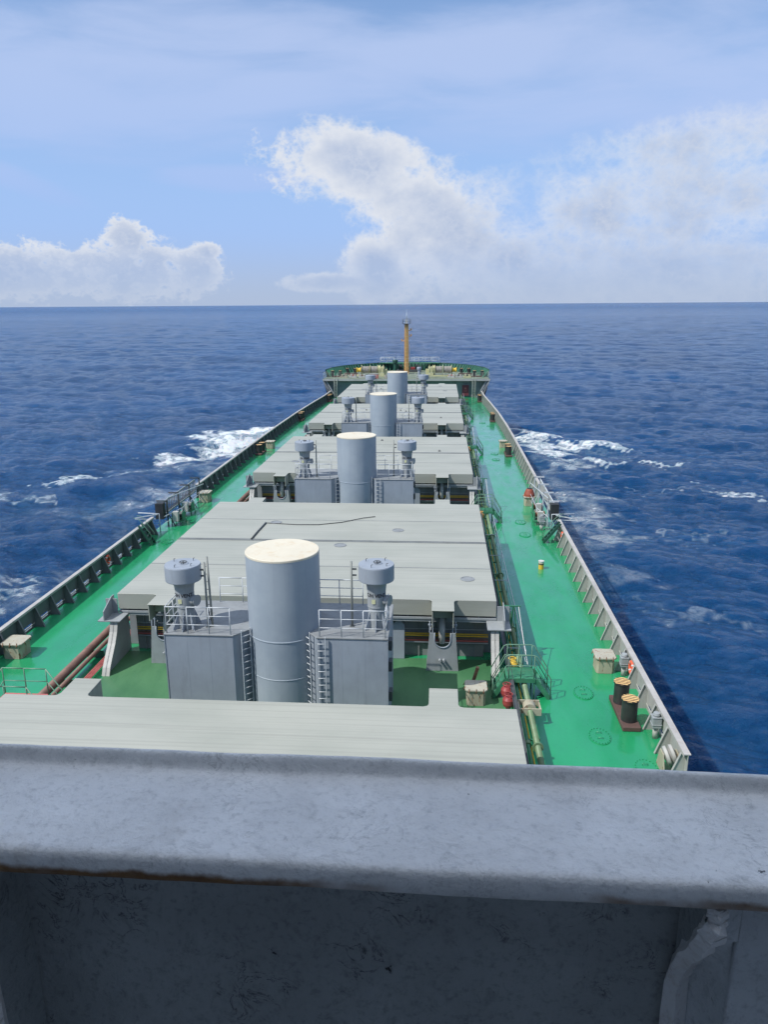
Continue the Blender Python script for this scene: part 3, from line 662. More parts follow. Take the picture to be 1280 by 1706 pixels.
# ---------------------------------------------------------------- bulwarks
def bulwark(sg, ya, yb, label, upto_fc=False):
    t = thing('bulwark', label, 'bulwark', (0, 0, 0), group='steel bulwarks along the deck edges')
    yy = list(np.arange(ya, yb, 2.0)) + [yb]
    H = 1.2; pl = MB(); cap = MB(); bar = MB()
    def sect(a, b, z0, z1, i0, i1, mb):
        """sheet between y=a and y=b, inner offset i0 .. outer i1 from the deck edge"""
        v = []
        for y in (a, b):
            e = hx(y)
            for z in (z0, z1):
                for o in (i0, i1): v.append((sg * (e - o), y, z))
        mb.add(v, [(0, 1, 3, 2), (4, 6, 7, 5), (0, 4, 5, 1), (2, 3, 7, 6), (0, 2, 6, 4), (1, 5, 7, 3)])
    for a, b in zip(yy, yy[1:]):
        sect(a, b, 0.34, H - 0.02, 0.10, 0.08, pl)
        sect(a, b, -0.02, 0.10, 0.09, 0.01, pl)
        sect(a, b, H - 0.02, H + 0.02, 0.24, 0.0, cap)
        sect(a, b, H - 0.10, H - 0.021, 0.24, 0.225, cap)
        sect(a, b, 0.20, 0.25, 0.12, 0.09, bar)
    k = ya
    while k < yb:   # plates closing most of the foot, leaving freeing slots between the stays
        sect(k, min(k + 0.55, yb), 0.10, 0.34, 0.10, 0.08, pl); k += 1.69
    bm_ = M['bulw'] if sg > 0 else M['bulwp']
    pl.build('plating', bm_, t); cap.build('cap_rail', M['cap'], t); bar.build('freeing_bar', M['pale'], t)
    y = ya + 0.28; n = 0
    while y < yb - 0.1:
        e = hx(y) - 0.105; b = MB()
        b.prism([(sg * e, 0.001), (sg * (e - 0.52), 0.001), (sg * (e - 0.50), 0.08), (sg * (e - 0.14), H - 0.101), (sg * e, H - 0.101)], 'y', y - 0.012, y + 0.012)
        b.add([(sg * (e - 0.55), y - 0.055, 0.001), (sg * (e - 0.55), y + 0.055, 0.001), (sg * (e - 0.16), y + 0.055, H - 0.10), (sg * (e - 0.16), y - 0.055, H - 0.10),
               (sg * (e - 0.535), y - 0.055, 0.001), (sg * (e - 0.535), y + 0.055, 0.001), (sg * (e - 0.145), y + 0.055, H - 0.10), (sg * (e - 0.145), y - 0.055, H - 0.10)],
              [(0, 1, 2, 3), (7, 6, 5, 4), (0, 4, 5, 1), (3, 2, 6, 7), (1, 5, 6, 2), (0, 3, 7, 4)])
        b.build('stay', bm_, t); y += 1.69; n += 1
    return t
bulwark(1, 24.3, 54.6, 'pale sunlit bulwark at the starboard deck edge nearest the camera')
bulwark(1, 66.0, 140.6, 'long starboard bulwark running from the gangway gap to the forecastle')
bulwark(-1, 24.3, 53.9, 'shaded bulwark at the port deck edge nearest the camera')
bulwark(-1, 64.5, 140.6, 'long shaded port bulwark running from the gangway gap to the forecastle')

# ---------------------------------------------------------------- stairs over the pipes
def stair():
    t = thing('crossover_stair', '', 'steps', group='green steps crossing the starboard pipes')
    z = 0.95; x0, x1, y0, y1 = -0.60, 0.62, 0.0, 1.05
    pf = MB(); pf.box(x0, x1, y0, y1, z - 0.05, z); pf.box(x0, x1, y0 - 0.03, y0, z - 0.16, z + 0.03); pf.box(x0, x1, y1, y1 + 0.03, z - 0.16, z + 0.03)
    for k in range(9): pf.box(x0 + 0.05, x1 - 0.05, y0 + 0.06 + k * 0.11, y0 + 0.10 + k * 0.11, z + 0.001, z + 0.012)
    for x in (x0 + 0.03, x1 - 0.03):
        for y in (y0 + 0.03, y1 - 0.03): pf.bar((x, y, 0), (x, y, z - 0.05), 0.06)
    pf.build('platform', M['grail'], t)
    for sgn, xf, xt in ((-1, -1.15, x0), (1, 1.27, x1)):
        fl = MB()
        for y in (y0, y1 - 0.04): fl.bar((xf, y + 0.02, 0.02), (xt, y + 0.02, z - 0.05), 0.03, 0.20)
        for k in range(1, 4):
            q = k / 4; xx = xf + (xt - xf) * q; zz = z * q; fl.box(xx - 0.12, xx + 0.12, y0 + 0.04, y1 - 0.04, zz - 0.015, zz + 0.015)
        fl.build('flight', M['grail'], t)
    r_ = MB()
    for y in (y0, y1):
        for hh, rr in ((1.10, 0.024), (0.62, 0.018)):
            r_.tube([(-1.17, y, hh - 0.15), (x0 - 0.05, y, z + hh - 0.06), (x0 + 0.10, y, z + hh), (x1 - 0.08, y, z + hh), (x1 + 0.05, y, z + hh - 0.06), (1.29, y, hh - 0.15), (1.29, y, 0.05)] if hh > 1 else [(-1.15, y, 0.45), (x0, y, z + hh), (x1, y, z + hh), (1.27, y, 0.45)], rr, 8)
        for x, b in ((-1.17, 0.0), (x0 + 0.1, z), ((x0 + x1) / 2, z), (x1 - 0.05, z)): r_.tube([(x, y, b), (x, y, b + (1.09 if b else 0.95))], 0.022, 6)
    r_.build('handrail', M['grailp'], t)
    return t
M['grailp'] = paint('worn_green_rail', (0.14, 0.28, 0.19), 0.5, 0.2, (0.08, 0.2, 0.12), 0.6, 0.2, 3)
s0 = stair(); s0.location = (9.85, 30.1, 0.006); s0['label'] = 'green steps with rails over the starboard pipes, nearest the camera'
for k, nm in ((1, 'beside the second gap between hatches'), (2, 'beside the third gap between hatches'), (3, 'beside the farthest gap between hatches')):
    dup(s0, 'green steps with rails over the starboard pipes %s' % nm, (9.85, 30.1 + 27.45 * k, 0.006))
# port platform with grey rails and red floor
t = thing('crossover_stair', 'small port platform with pale rails and a red floor over the brown pipes', 'steps', (-10.2, 25.4, 0.004))
MB().box(-0.9, 0.9, 0, 1.5, 1.30, 1.36).build('platform', M['pinkred'], t)
for y in (0.0, 1.5):
    r_ = MB()
    rail_run(r_, [(-0.9, y, 1.36), (0.0, y, 1.36), (0.9, y, 1.36)], h=1.1, n_mid=1, r=0.024)
    for s_ in (-1, 1):
        r_.tube([(s_ * 0.9, y, 2.46), (s_ * 1.75, y, 1.15), (s_ * 1.75, y, 0.0)], 0.024, 6); r_.tube([(s_ * 0.9, y, 1.9), (s_ * 1.75, y, 0.65)], 0.018, 6)
    r_.build('handrail', M['grailp'], t)
fl = MB()
for s_ in (-1, 1):
    for y in (0.0, 1.5): fl.bar((s_ * 1.72, y, 0.02), (s_ * 0.9, y, 1.3), 0.03, 0.18)
    for k in range(1, 5): q = k / 5; fl.box(s_ * (1.72 - 0.82 * q) - 0.1, s_ * (1.72 - 0.82 * q) + 0.1, 0.02, 1.48, 1.3 * q - 0.01, 1.3 * q + 0.01)
fl.build('flight', M['grail'], t)

# ---------------------------------------------------------------- pipes along the hatches
t = thing('deck_pipeline', 'pale green pipe with flanges and cables running along the starboard hatch sides', 'pipeline')
p = MB(); p.tube([(10.04, 20, 0.62), (10.04, 139, 0.62)], 0.12, 12); p.build('main_pipe', M['pipeg'], t)
p = MB(); p.tube([(9.72, 20, 0.50), (9.72, 139, 0.50)], 0.07, 8); p.tube([(9.56, 20, 0.50), (9.56, 139, 0.50)], 0.05, 8); p.build('small_pipe', M['grail'], t)
p = MB(); p.tube([(9.84, 20, 0.36), (9.84, 139, 0.36)], 0.04, 8); p.build('thin_pipe', M['yellow'], t)
p = MB(); p.box(9.38, 9.52, 20, 139, 0.9, 0.93); p.box(9.36, 9.38, 20, 139, 0.9, 0.98); p.box(9.52, 9.54, 20, 139, 0.9, 0.98)
p.build('cable_tray', M['dark'], t)
for y in np.arange(21, 139, 2.6):
    p = MB(); p.box(9.40, 10.22, y - 0.04, y + 0.04, 0.40, 0.46); p.box(10.16, 10.22, y - 0.04, y + 0.04, 0, 0.46); p.box(9.40, 9.46, y - 0.04, y + 0.04, 0, 0.90)
    p.build('pipe_support', M['grail'], t)
p = MB()
for y in (22.6, 25.4, 28.4, 36, 44, 52, 60, 68, 76, 84, 92, 100, 108, 116, 124, 132): p.lathe([(0.20, -0.03), (0.20, 0.03)], n=16, mat=Matrix.Translation((10.04, y, 0.62)) @ Matrix.Rotation(R(90), 4, 'X')); p.lathe([(0.13, -0.1), (0.13, 0.1)], n=12, mat=Matrix.Translation((9.72, y + 0.4, 0.5)) @ Matrix.Rotation(R(90), 4, 'X'))
p.build('flange', M['pipeg'], t)
# expansion clamp near the first steps
p = MB(); y = 28.3
for dx in (-0.42, 0.42): p.bar((10.04 + dx, y - 0.35, 0.62), (10.04 + dx, y + 0.35, 0.62), 0.05, 0.16)
for dy in (-0.35, 0.35): p.bar((9.6, y + dy, 0.62), (10.48, y + dy, 0.62), 0.05, 0.30)
p.lathe([(0.26, -0.2), (0.26, 0.2)], n=14, mat=Matrix.Translation((10.04, y, 0.62)) @ Matrix.Rotation(R(90), 4, 'X'))
p.build('expansion_joint', M['box'], t)

t = thing('guard_wire', 'low white guard rail on posts outboard of the starboard pipes', 'guard rail')
p = MB()
for y in np.arange(33.5, 138, 4.6):
    if min(abs((y - 30.6) % 27.45), 27.45 - abs((y - 30.6) % 27.45)) < 1.6: continue
    p.tube([(10.34, y, 0), (10.34, y, 1.05)], 0.022, 6); p.bar((9.5, y, 0.8), (10.34, y, 0.8), 0.03)
p.build('post', M['rail'], t, kind='stuff')
p = MB()
for a in range(4):
    ya, yb = 32.6 + 27.45 * a, 56.2 + 27.45 * a; p.tube([(10.34, ya, 1.05), (10.34, min(yb, 138), 1.05)], 0.022, 6); p.tube([(10.34, ya, 0.55), (10.34, min(yb, 138), 0.55)], 0.012, 6)
p.build('rail', M['rail'], t)

# davit-like stay posts: an A-frame of green angle with a wire
def stay_post(y, nm):
    t = thing('stay_post', 'green angle-bar frame holding a white wire, %s' % nm, 'frame', (9.75, y, 0), group='green stay frames by the starboard pipes')
    p = MB(); p.bar((-0.25, 0, 0), (0.10, 0, 2.6), 0.05); p.bar((0.45, 0, 0), (0.15, 0, 2.6), 0.05); p.bar((-0.35, 0, 2.62), (0.45, 0, 2.62), 0.06); p.bar((0.10, 0, 2.6), (0.05, 0.9, 0), 0.05)
    p.build('post', M['grail'], t)
    MB().tube([(0.35, 0, 2.6), (0.42, -2.0, 1.7), (0.50, -3.1, 1.15)], 0.02, 5).build('wire', M['white'], t)
    return t
a0 = stay_post(34.2, 'ahead of the nearest starboard steps')
dup(a0, 'green angle-bar frame holding a white wire, ahead of the second starboard steps', (9.75, 61.7, 0))
dup(a0, 'green angle-bar frame holding a white wire, ahead of the third starboard steps', (9.75, 89.2, 0))

t = thing('deck_pipeline', 'thick rusty brown pipe pair running along the port hatch side', 'pipeline')
p = MB(); p.tube([(-10.35, 20, 0.55), (-10.35, 139, 0.55)], 0.19, 12); p.build('main_pipe', M['piper'], t)
p = MB(); p.tube([(-9.95, 20, 0.50), (-9.95, 139, 0.50)], 0.10, 10); p.build('small_pipe', M['piper'], t)
for y in np.arange(21, 139, 3.0): MB().box(-10.6, -9.8, y - 0.05, y + 0.05, 0, 0.34).build('pipe_support', M['inkgreen'], t)
p = MB()
for q in range(5): p.tube([(-9.55 + 0.07 * q, 22, 0.25), (-9.55 + 0.07 * q, 60, 0.25)], 0.025, 6)
p.build('red_tubing', M['pinkred'], t)

t = thing('cross_pipe', 'green pipe on low stands crossing the nearest well beside the port house', 'pipe')
p = MB(); p.tube([(-8.4, 27.0, 0.62), (-4.42, 27.0, 0.62)], 0.085, 12)
for x in (-6.4, -5.3): p.lathe([(0.14, -0.03), (0.14, 0.03)], n=14, mat=Matrix.Translation((x, 27.0, 0.62)) @ Matrix.Rotation(R(90), 4, 'Y'))
p.build('pipe', M['pipeg'], t)
p = MB()
for x in (-7.6, -4.9): p.bar((x, 27.0, 0), (x, 27.0, 0.55), 0.06)
p.build('stand', M['inkgreen'], t)

# red twin valves by the near starboard steps, and one by the port lug
def valves(x, y, label, n=2, mt='red'):
    t = thing('deck_valve', label, 'valve', (x, y, 0.008), group='deck valves beside the hatches')
    for k in range(n):
        yy = -0.85 * k; v = MB(); v.lathe([(0.10, 0.0), (0.10, 0.45), (0.20, 0.5), (0.24, 0.62), (0.24, 0.80), (0.17, 0.90), (0.10, 0.93)], 0, yy, 0, 16)
        v.build('valve_body', M[mt], t)
        h = MB(); h.tube([(0.17 * math.cos(a), yy + 0.17 * math.sin(a), 1.03) for a in np.linspace(0, 6.283, 13)[:-1]], 0.02, 6, closed=True); h.tube([(0, yy, 0.9), (0, yy, 1.05)], 0.02, 6); h.tube([(-0.17, yy, 1.03), (0.17, yy, 1.03)], 0.014, 5)
        h.build('handwheel', M[mt], t)
    return t
valves(9.22, 29.45, 'pair of red valves under the nearest starboard steps')
valves(-8.6, 26.0, 'single red valve beside the port corner of the foreground hatch', 1)

valves(9.66, 31.9, 'yellow valve on the pipes just ahead of the nearest starboard steps', 1, 'yellow')
valves(9.50, 57.2, 'orange valve on the pipes by the second starboard steps', 1, 'orange')
valves(9.50, 84.8, 'orange valve on the pipes by the third starboard steps', 1, 'orange')
# ---------------------------------------------------------------- vent boxes
def ventbox():
    t = thing('vent_box', '', 'box', group='cream rusted vent boxes on the deck')
    def fr(w, d, z0, z1, t_):   # chamfered box
        c = 0.10; q = [(-w + c, -d), (w - c, -d), (w, -d + c), (w, d - c), (w - c, d), (-w + c, d), (-w, d - c), (-w, -d + c)]
        return MB().prism(q, 'z', z0, z1)
    fr(0.40, 0.45, 0.0, 0.72, 0).build('casing', M['box'], t, 0.01, 1)
    fr(0.47, 0.52, 0.72, 0.80, 0).build('lid', M['pale2'], t, 0.012, 1)
    b = MB()
    for x in (-0.3, 0.0, 0.3): b.bar((x, -0.53, 0.70), (x, -0.50, 0.86), 0.03); b.tube([(x, -0.51, 0.80), (x, -0.58, 0.66)], 0.018, 6)
    for y in (-0.2, 0.25): b.tube([(0.46, y, 0.80), (0.53, y, 0.66)], 0.018, 6); b.tube([(-0.46, y, 0.80), (-0.53, y, 0.66)], 0.018, 6)
    b.build('clamp', M['rusty'], t)
    return t
M['pale2'] = paint('rust_spotted_cream', (0.44, 0.43, 0.35), 0.6, 0.08, (0.4, 0.28, 0.15), 0.5, 0.72, 2.0, streak=False)
M['rusty'] = paint('rusted_fittings', (0.22, 0.11, 0.06), 0.7, 0.3, (0.1, 0.05, 0.03), 0.5, 0.5, 3)
vb = ventbox(); vb.location = (13.98, 33.15, 0.001); vb['label'] = 'cream rusted vent box on the starboard deck near the striped bollards'
dup(vb, 'cream rusted vent box on the port deck in the lower left corner', (-14.15, 33.05, 0.001), scale=(1.15, 1.1, 1.0))
dup(vb, 'cream rusted vent box just ahead of the port gangway gear', (-13.95, 63.4, 0.001), scale=(1.1, 1.1, 1.1))
dup(vb, 'cream vent box next to the port double bollard', (-13.75, 88.9, 0.001), scale=(1.1, 1.1, 1.1))
dup(vb, 'cream vent box just ahead of the middle starboard bollards', (13.75, 90.6, 0.001))
bx = dup(vb, 'rust stained box in the nearest well beside the starboard hinge support', (7.95, 29.8, 0.007), scale=(1.0, 0.9, 0.95))
wb = dup(vb, 'cream vent box carrying a red conical bucket at the starboard gangway', (13.85, 63.4, 0.001))
t = thing('red_bucket', 'red conical cover standing on the vent box by the starboard gangway', 'bucket', (13.85, 63.4, 0.805))
MB().lathe([(0.46, 0.0), (0.44, 0.18), (0.30, 0.52), (0.24, 0.60), (0.0, 0.62)], n=20, cap1=False).build('cone', M['brick'] if 'brick' in M else M.setdefault('brick', paint('red_brown_cover', (0.30, 0.07, 0.04), 0.6, 0.2, (0.12, 0.05, 0.03), 0.5, 0.1, 2)), t)
MB().lathe([(0.20, 0.61), (0.20, 0.66), (0.0, 0.67)], n=16, cap1=False).build('cap', M['black'], t)
# plank leaning on the well box
t = thing('timber_prop', 'short rusty bar leaning against the box in the nearest well', 'bar', (0, 0, 0))
MB().bar((7.75, 30.6, 0.1), (8.05, 30.5, 1.25), 0.16, 0.12).build('bar', M['rusty'], t)

# ---------------------------------------------------------------- bollards
def bollards():
    t = thing('double_bollard', '', 'bollard', group='double mooring bollards')
    MB().prism([(-0.36, -1.32), (0.36, -1.32), (0.36, 1.32), (-0.36, 1.32)], 'z', 0, 0.20).build('base', M['brown'], t, 0.03, 2)
    for y in (-0.72, 0.72):
        b = MB().lathe([(0.31, 0.20), (0.31, 1.06), (0.345, 1.08), (0.345, 1.14)], 0, y, 0, 36).build('post', M['black'], t)
        MB().lathe([(0.345, 1.141), (0.34, 1.155)], 0, y, 0, 36).build('striped_top', M['stripe'], b)
    return t
def stripe_mat():
    m, g, p = newmat('striped_bollard_top')
    pos = g.new('ShaderNodeTexCoord').outputs['Object']
    s = g.new('ShaderNodeSeparateXYZ'); g.put(s.inputs[0], pos)
    q = g.m('ADD', g.m('MULTIPLY', s.outputs[1], 7.0), g.m('MULTIPLY', s.outputs[0], 2.2))
    f = g.ramp(g.m('FRACT', q), 0.50, 0.56)
    n = g.noise(pos, 9, 5, 0.7); pale = g.mix(g.ramp(n, 0.4, 0.65), (0.80, 0.56, 0.24), (0.66, 0.38, 0.14))
    g.put(p.inputs['Base Color'], g.mix(f, pale, (0.04, 0.018, 0.012))); p.inputs['Roughness'].default_value = 0.6; return m
M['stripe'] = stripe_mat()
b0 = bollards(); b0.location = (14.02, 29.05, 0.001); b0['label'] = 'double bollard with orange striped tops on the starboard deck nearest the camera'
for loc, lb in (((13.95, 85.6, 0.001), 'double bollard halfway along the starboard bulwark, near the bow wave'), ((13.85, 111.6, 0.001), 'double bollard at the far starboard bulwark'),
                ((13.1, 134.8, 0.001), 'double bollard tucked against the forecastle on the starboard side'), ((-14.15, 85.6, 0.001), 'double bollard beside a vent box on the port deck'),
                ((-14.1, 111.9, 0.001), 'double bollard alone at the far port bulwark'), ((-13.1, 134.8, 0.001), 'double bollard tucked against the forecastle on the port side')):
    dup(b0, lb, loc)

# ---------------------------------------------------------------- small deck items
def manhole():
    t = thing('manhole_cover', '', 'manhole cover', group='oval bolted manhole covers on the deck')
    v = MB(); n = 30
    def ring(a, b, z): return [(a * math.cos(2 * math.pi * k / n), b * math.sin(2 * math.pi * k / n), z) for k in range(n)]
    rs = [ring(0.43, 0.60, 0.0), ring(0.43, 0.60, 0.030), ring(0.38, 0.55, 0.032)]
    for a, b in zip(rs, rs[1:]): v.add(a + b, [(k, (k + 1) % n, n + (k + 1) % n, n + k) for k in range(n)])
    v.add(rs[-1], [tuple(range(n))])
    b = v
    for k in range(20):
        a = 2 * math.pi * k / 20; b.lathe([(0.022, 0.03), (0.022, 0.07)], 0.385 * math.cos(a), 0.55 * math.sin(a), 0, 6)
    b.tube([(-0.1, -0.2, 0.03), (-0.1, -0.2, 0.09), (0.1, -0.2, 0.09), (0.1, -0.2, 0.03)], 0.014, 6); b.tube([(-0.1, 0.2, 0.03), (-0.1, 0.2, 0.09), (0.1, 0.2, 0.09), (0.1, 0.2, 0.03)], 0.014, 6)
    b.build('plate', M['deck'], t); return t
m0 = manhole(); m0.location = (12.66, 30.8, 0.001); m0['label'] = 'green oval manhole cover on the deck inboard of the striped bollards'
for loc, lb in (((12.68, 27.3, 0.001), 'green oval manhole cover between the nearest steps and the ledge, aft of the striped bollards'), ((13.95, 25.2, 0.001), 'green oval manhole cover partly hidden by the painted ledge'),
                ((12.62, 58.0, 0.001), 'green oval manhole cover level with the starboard gangway gear'), ((12.63, 54.6, 0.001), 'green oval manhole cover just aft of the starboard gangway gear'),
                ((12.43, 82.9, 0.001), 'green oval manhole cover aft of the middle starboard bollard'), ((12.49, 86.2, 0.001), 'green oval manhole cover level with the middle starboard bollard'),
                ((13.2, 106.7, 0.001), 'green oval manhole cover aft of the far starboard bollard'), ((-13.2, 51.6, 0.001), 'green oval manhole cover by the inclined port ladder'), ((12.3, 109.5, 0.001), 'green oval manhole cover inboard of the far starboard bollard')):
    dup(m0, lb, loc)

def airpipe():
    t = thing('air_pipe', '', 'air pipe', group='grey box-headed air pipes at the bulwark')
    MB().tube([(0, 0, 0), (0, 0, 0.5)], 0.10, 14).build('stem', M['pale'], t)
    h = MB(); h.box(-0.17, 0.17, -0.17, 0.17, 0.50, 0.93); h.box(-0.19, 0.19, -0.19, 0.19, 0.62, 0.66); h.box(-0.19, 0.19, -0.19, 0.19, 0.93, 0.96); h.build('head', M['grey'], t, 0.015, 2)
    MB().lathe([(0.13, 0.96), (0.15, 1.02), (0.12, 1.10), (0.0, 1.12)], n=18, cap1=False).build('cap', M['grey'], t)
    return t
a0 = airpipe(); a0.location = (14.75, 32.55, 0.001); a0['label'] = 'grey air pipe at the bulwark beside the red lifebuoy and vent box'
dup(a0, 'grey air pipe at the bulwark aft of the striped bollards', (14.8, 27.35, 0.001))
dup(a0, 'grey air pipe beneath the starboard gangway', (13.98, 55.9, 0.001), scale=(1.1, 1.1, 1.1))
dup(a0, 'slim air pipe beside the box with the red bucket', (14.0, 61.7, 0.001), scale=(0.55, 0.55, 0.95))
t = thing('yellow_post', 'stubby yellow post with a white top standing alone on the starboard deck', 'post', (12.86, 47.15, 0.001))
MB().lathe([(0.17, 0), (0.17, 0.40)], n=24).build('body', M['yellow'], t)
MB().lathe([(0.172, 0.401), (0.172, 0.50), (0.19, 0.51), (0.19, 0.54)], n=24).build('top', M['white'], t)
MB().lathe([(0.176, 0.30), (0.176, 0.38)], n=24).build('band', M['dark'], t)

def lifebuoy(x, y, z, label):
    t = thing('lifebuoy', label, 'lifebuoy', (x, y, z), group='orange lifebuoys in the bulwark bays')
    c = 0.27; MB().tube([(0, c * math.cos(a), c * math.sin(a)) for a in np.linspace(0, 6.283, 25)[:-1]], 0.075, 10, closed=True).build('ring', M['orangebuoy'], t)
    b = MB()
    for a in (0.8, 2.36, 3.93, 5.5):
        q = [(0, c * math.cos(a + e), c * math.sin(a + e)) for e in (-0.13, 0, 0.13)]; b.tube(q, 0.08, 10)
    b.build('band', M['white'], t)
lifebuoy(14.93, 52.2, 0.66, 'orange lifebuoy in the bulwark just aft of the starboard gangway ladder')
lifebuoy(14.93, 31.9, 0.72, 'red lifebuoy in the bulwark between the vent box and striped bollards')
lifebuoy(-14.93, 45.5, 0.66, 'orange lifebuoy hanging in the shaded port bulwark')

t = thing('roller_fairlead', 'pale rusty roller fairlead on the starboard bulwark by the ledge', 'fairlead', (14.72, 25.2, 0.001))
MB().lathe([(0.10, -0.22), (0.34, -0.16), (0.36, -0.06), (0.20, 0.0), (0.36, 0.06), (0.34, 0.16), (0.10, 0.22)], n=26, mat=Matrix.Translation((0, 0, 0.62)) @ Matrix.Rotation(R(70), 4, 'Y')).build('roller', M['pale'], t)
q = MB(); q.prism([(-0.5, 0), (0.5, 0), (0.2, 0.75), (-0.2, 0.75)], 'x', 0.24, 0.28); q.prism([(-0.5, 0), (0.5, 0), (0.2, 0.75), (-0.2, 0.75)], 'x', -0.30, -0.26); q.build('frame', M['box'], t)

# inclined bulwark ladders
def incl(x0, x1, y, label):
    t = thing('bulwark_ladder', label, 'ladder', (0, 0, 0), group='short inclined ladders at the bulwark')
    q = MB()
    for dy in (-0.3, 0.3): q.bar((x0, y + dy, 0.02), (x1, y + dy, 1.45), 0.04, 0.16)
    for k in range(1, 6): f = k / 6; xx = x0 + (x1 - x0) * f; q.box(xx - 0.11, xx + 0.11, y - 0.28, y + 0.28, 1.45 * f - 0.015, 1.45 * f + 0.015)
    q.build('ladder', M['inkgreen'], t)
    r2 = MB()
    for dy in (-0.3, 0.3): r2.tube([(x0, y + dy, 0.1), (x0, y + dy, 0.8), (x1, y + dy, 2.0), (x1 + (0.3 if x1 > 0 else -0.3), y + dy, 2.0)], 0.02, 6)
    r2.build('handrail', M['grailp'], t)
incl(13.7, 14.85, 52.9, 'inclined dark ladder at the aft end of the starboard gangway gap')
incl(-14.0, -14.85, 51.0, 'inclined dark ladder against the port bulwark, aft of the gangway gap')

# ---------------------------------------------------------------- gangways
def gangway(sg, ya, yb, label, dark):
    t = thing('gangway', label, 'gangway', (0, 0, 0), group='stowed accommodation ladders in the bulwark gaps')
    mt = M['dark'] if dark else M['pale']; x = sg * 15.0
    q = MB()
    for z in (0.75, 1.75): q.bar((x, ya, z), (x, yb, z), 0.07, 0.12)
    q.build('stringer', M['rail'] if not dark else M['grey'], t)
    q = MB(); y = ya
    while y < yb: q.bar((x, y, 0.75), (x, y + 0.10, 1.75), 0.05); q.box(x - 0.03, x + 0.25, y, y + 0.16, 1.0, 1.03) ; y += 0.38
    q.build('treads', mt, t)
    for y in np.linspace(ya + 0.4, yb - 0.3, 4):
        q = MB(); q.bar((x - sg * 0.5, y, 0), (x - sg * 0.5, y, 2.05), 0.10); q.bar((x - sg * 0.5, y, 2.0), (x + sg * 0.3, y, 2.0), 0.10); q.bar((x - sg * 1.05, y, 0), (x - sg * 0.5, y, 1.1), 0.07)
        q.build('davit_frame', M['rail'] if not dark else M['dark'], t)
    q = MB(); q.tube([(x - sg * 0.6, ya - 0.6, 1.05), (x - sg * 1.1, ya + 2, 1.05), (x - sg * 1.1, yb - 1, 1.05)], 0.025, 6); q.tube([(x - sg * 0.6, ya - 0.6, 0.55), (x - sg * 1.1, ya + 2, 0.55), (x - sg * 1.1, yb - 1, 0.55)], 0.02, 6)
    for y in (ya + 2, (ya + yb) / 2 + 0.6, yb - 1): q.tube([(x - sg * 1.1, y, 0), (x - sg * 1.1, y, 1.05)], 0.025, 6)
    q.bar((x - sg * 0.5, ya + 0.6, 2.2), (x - sg * 0.9, yb - 0.4, 1.5), 0.05)
    q.build('railing', M['rail'], t)
    q = MB(); q.box(*sorted((x - sg * 0.35, x + sg * 0.25)), ya - 0.15, ya + 0.45, 0.7, 1.9); q.build('end_plate', M['black'], t)
    # overhanging boom aft
    q = MB(); q.bar((x, ya - 0.4, 1.15), (x + sg * 1.5, ya - 1.0, 1.0), 0.07); q.bar((x, ya - 0.8, 0.9), (x + sg * 1.5, ya - 1.1, 0.95), 0.05); q.tube([(x - sg * 0.4, ya - 1.1, 0), (x - sg * 0.4, ya - 1.1, 1.4), (x + sg * 1.2, ya - 1.1, 1.45)], 0.04, 6)
    q.build('boom', M['rail'], t)
def winch(x, y, sg, label):
    t = thing('gangway_winch', label, 'winch', (x, y, 0), group='small winches beside the gangways')
    q = MB(); q.box(-0.45, 0.45, -0.5, 0.5, 0.32, 0.38)
    for a in (-0.4, 0.4):
        for b in (-0.45, 0.45): q.bar((a, b, 0), (a, b, 0.32), 0.06)
    q.box(-0.42, -0.38, -0.35, 0.35, 0.38, 1.0); q.box(0.38, 0.42, -0.35, 0.35, 0.38, 1.0); q.build('frame', M['grail'], t)
    q = MB(); mt = Matrix.Translation((0, 0, 0.75)) @ Matrix.Rotation(R(90), 4, 'Y'); q.lathe([(0.30, -0.36), (0.30, -0.32), (0.18, -0.32), (0.18, 0.32), (0.30, 0.32), (0.30, 0.36)], n=22, mat=mt); q.build('drum', M['rusty'] if sg > 0 else M['dark'], t)
    q = MB(); q.tube([(0.0, 0.1, 0.6), (0.0, 0.85, 0.6)], 0.20, 14); q.box(-0.2, 0.2, -0.75, -0.4, 0.4, 1.15); q.build('motor', M['pale'], t)
gangway(1, 56.4, 65.6, 'pale stowed gangway ladder in the starboard bulwark gap', False)
gangway(-1, 55.2, 64.0, 'dark stowed gangway ladder in the port bulwark gap', True)
winch(14.0, 57.6, 1, 'small rusty winch under the starboard gangway frame')
winch(-13.9, 56.3, -1, 'small dark winch under the port gangway frame')
winch(14.15, 60.0, 1, 'second small winch, ahead of the rusty one at the starboard gangway')
winch(-14.1, 59.2, -1, 'second small winch, ahead of the first at the port gangway')

# cable on the hatch cover
t = thing('loose_cable', 'thin black cable lying across the nearest whole hatch cover', 'cable')
pts = [(-4.60, 42.25, 3.24), (-4.62, 43.4, 3.20), (-4.58, 44.8, 3.20), (-4.53, 45.8, 3.20), (-3.6, 45.66, 3.20), (-2.5, 45.5, 3.20), (-1.2, 45.55, 3.20), (0.2, 46.15, 3.20), (1.45, 47.15, 3.22), (2.2, 47.6, 3.20)]
MB().tube(pts, 0.022, 6).build('cable', M['black'], t)
MB().tube([(-4.64, 42.3, 3.22), (-4.62, 43.8, 3.22), (-4.55, 45.75, 3.22)], 0.05, 6).build('sleeve', M['dark'], t)

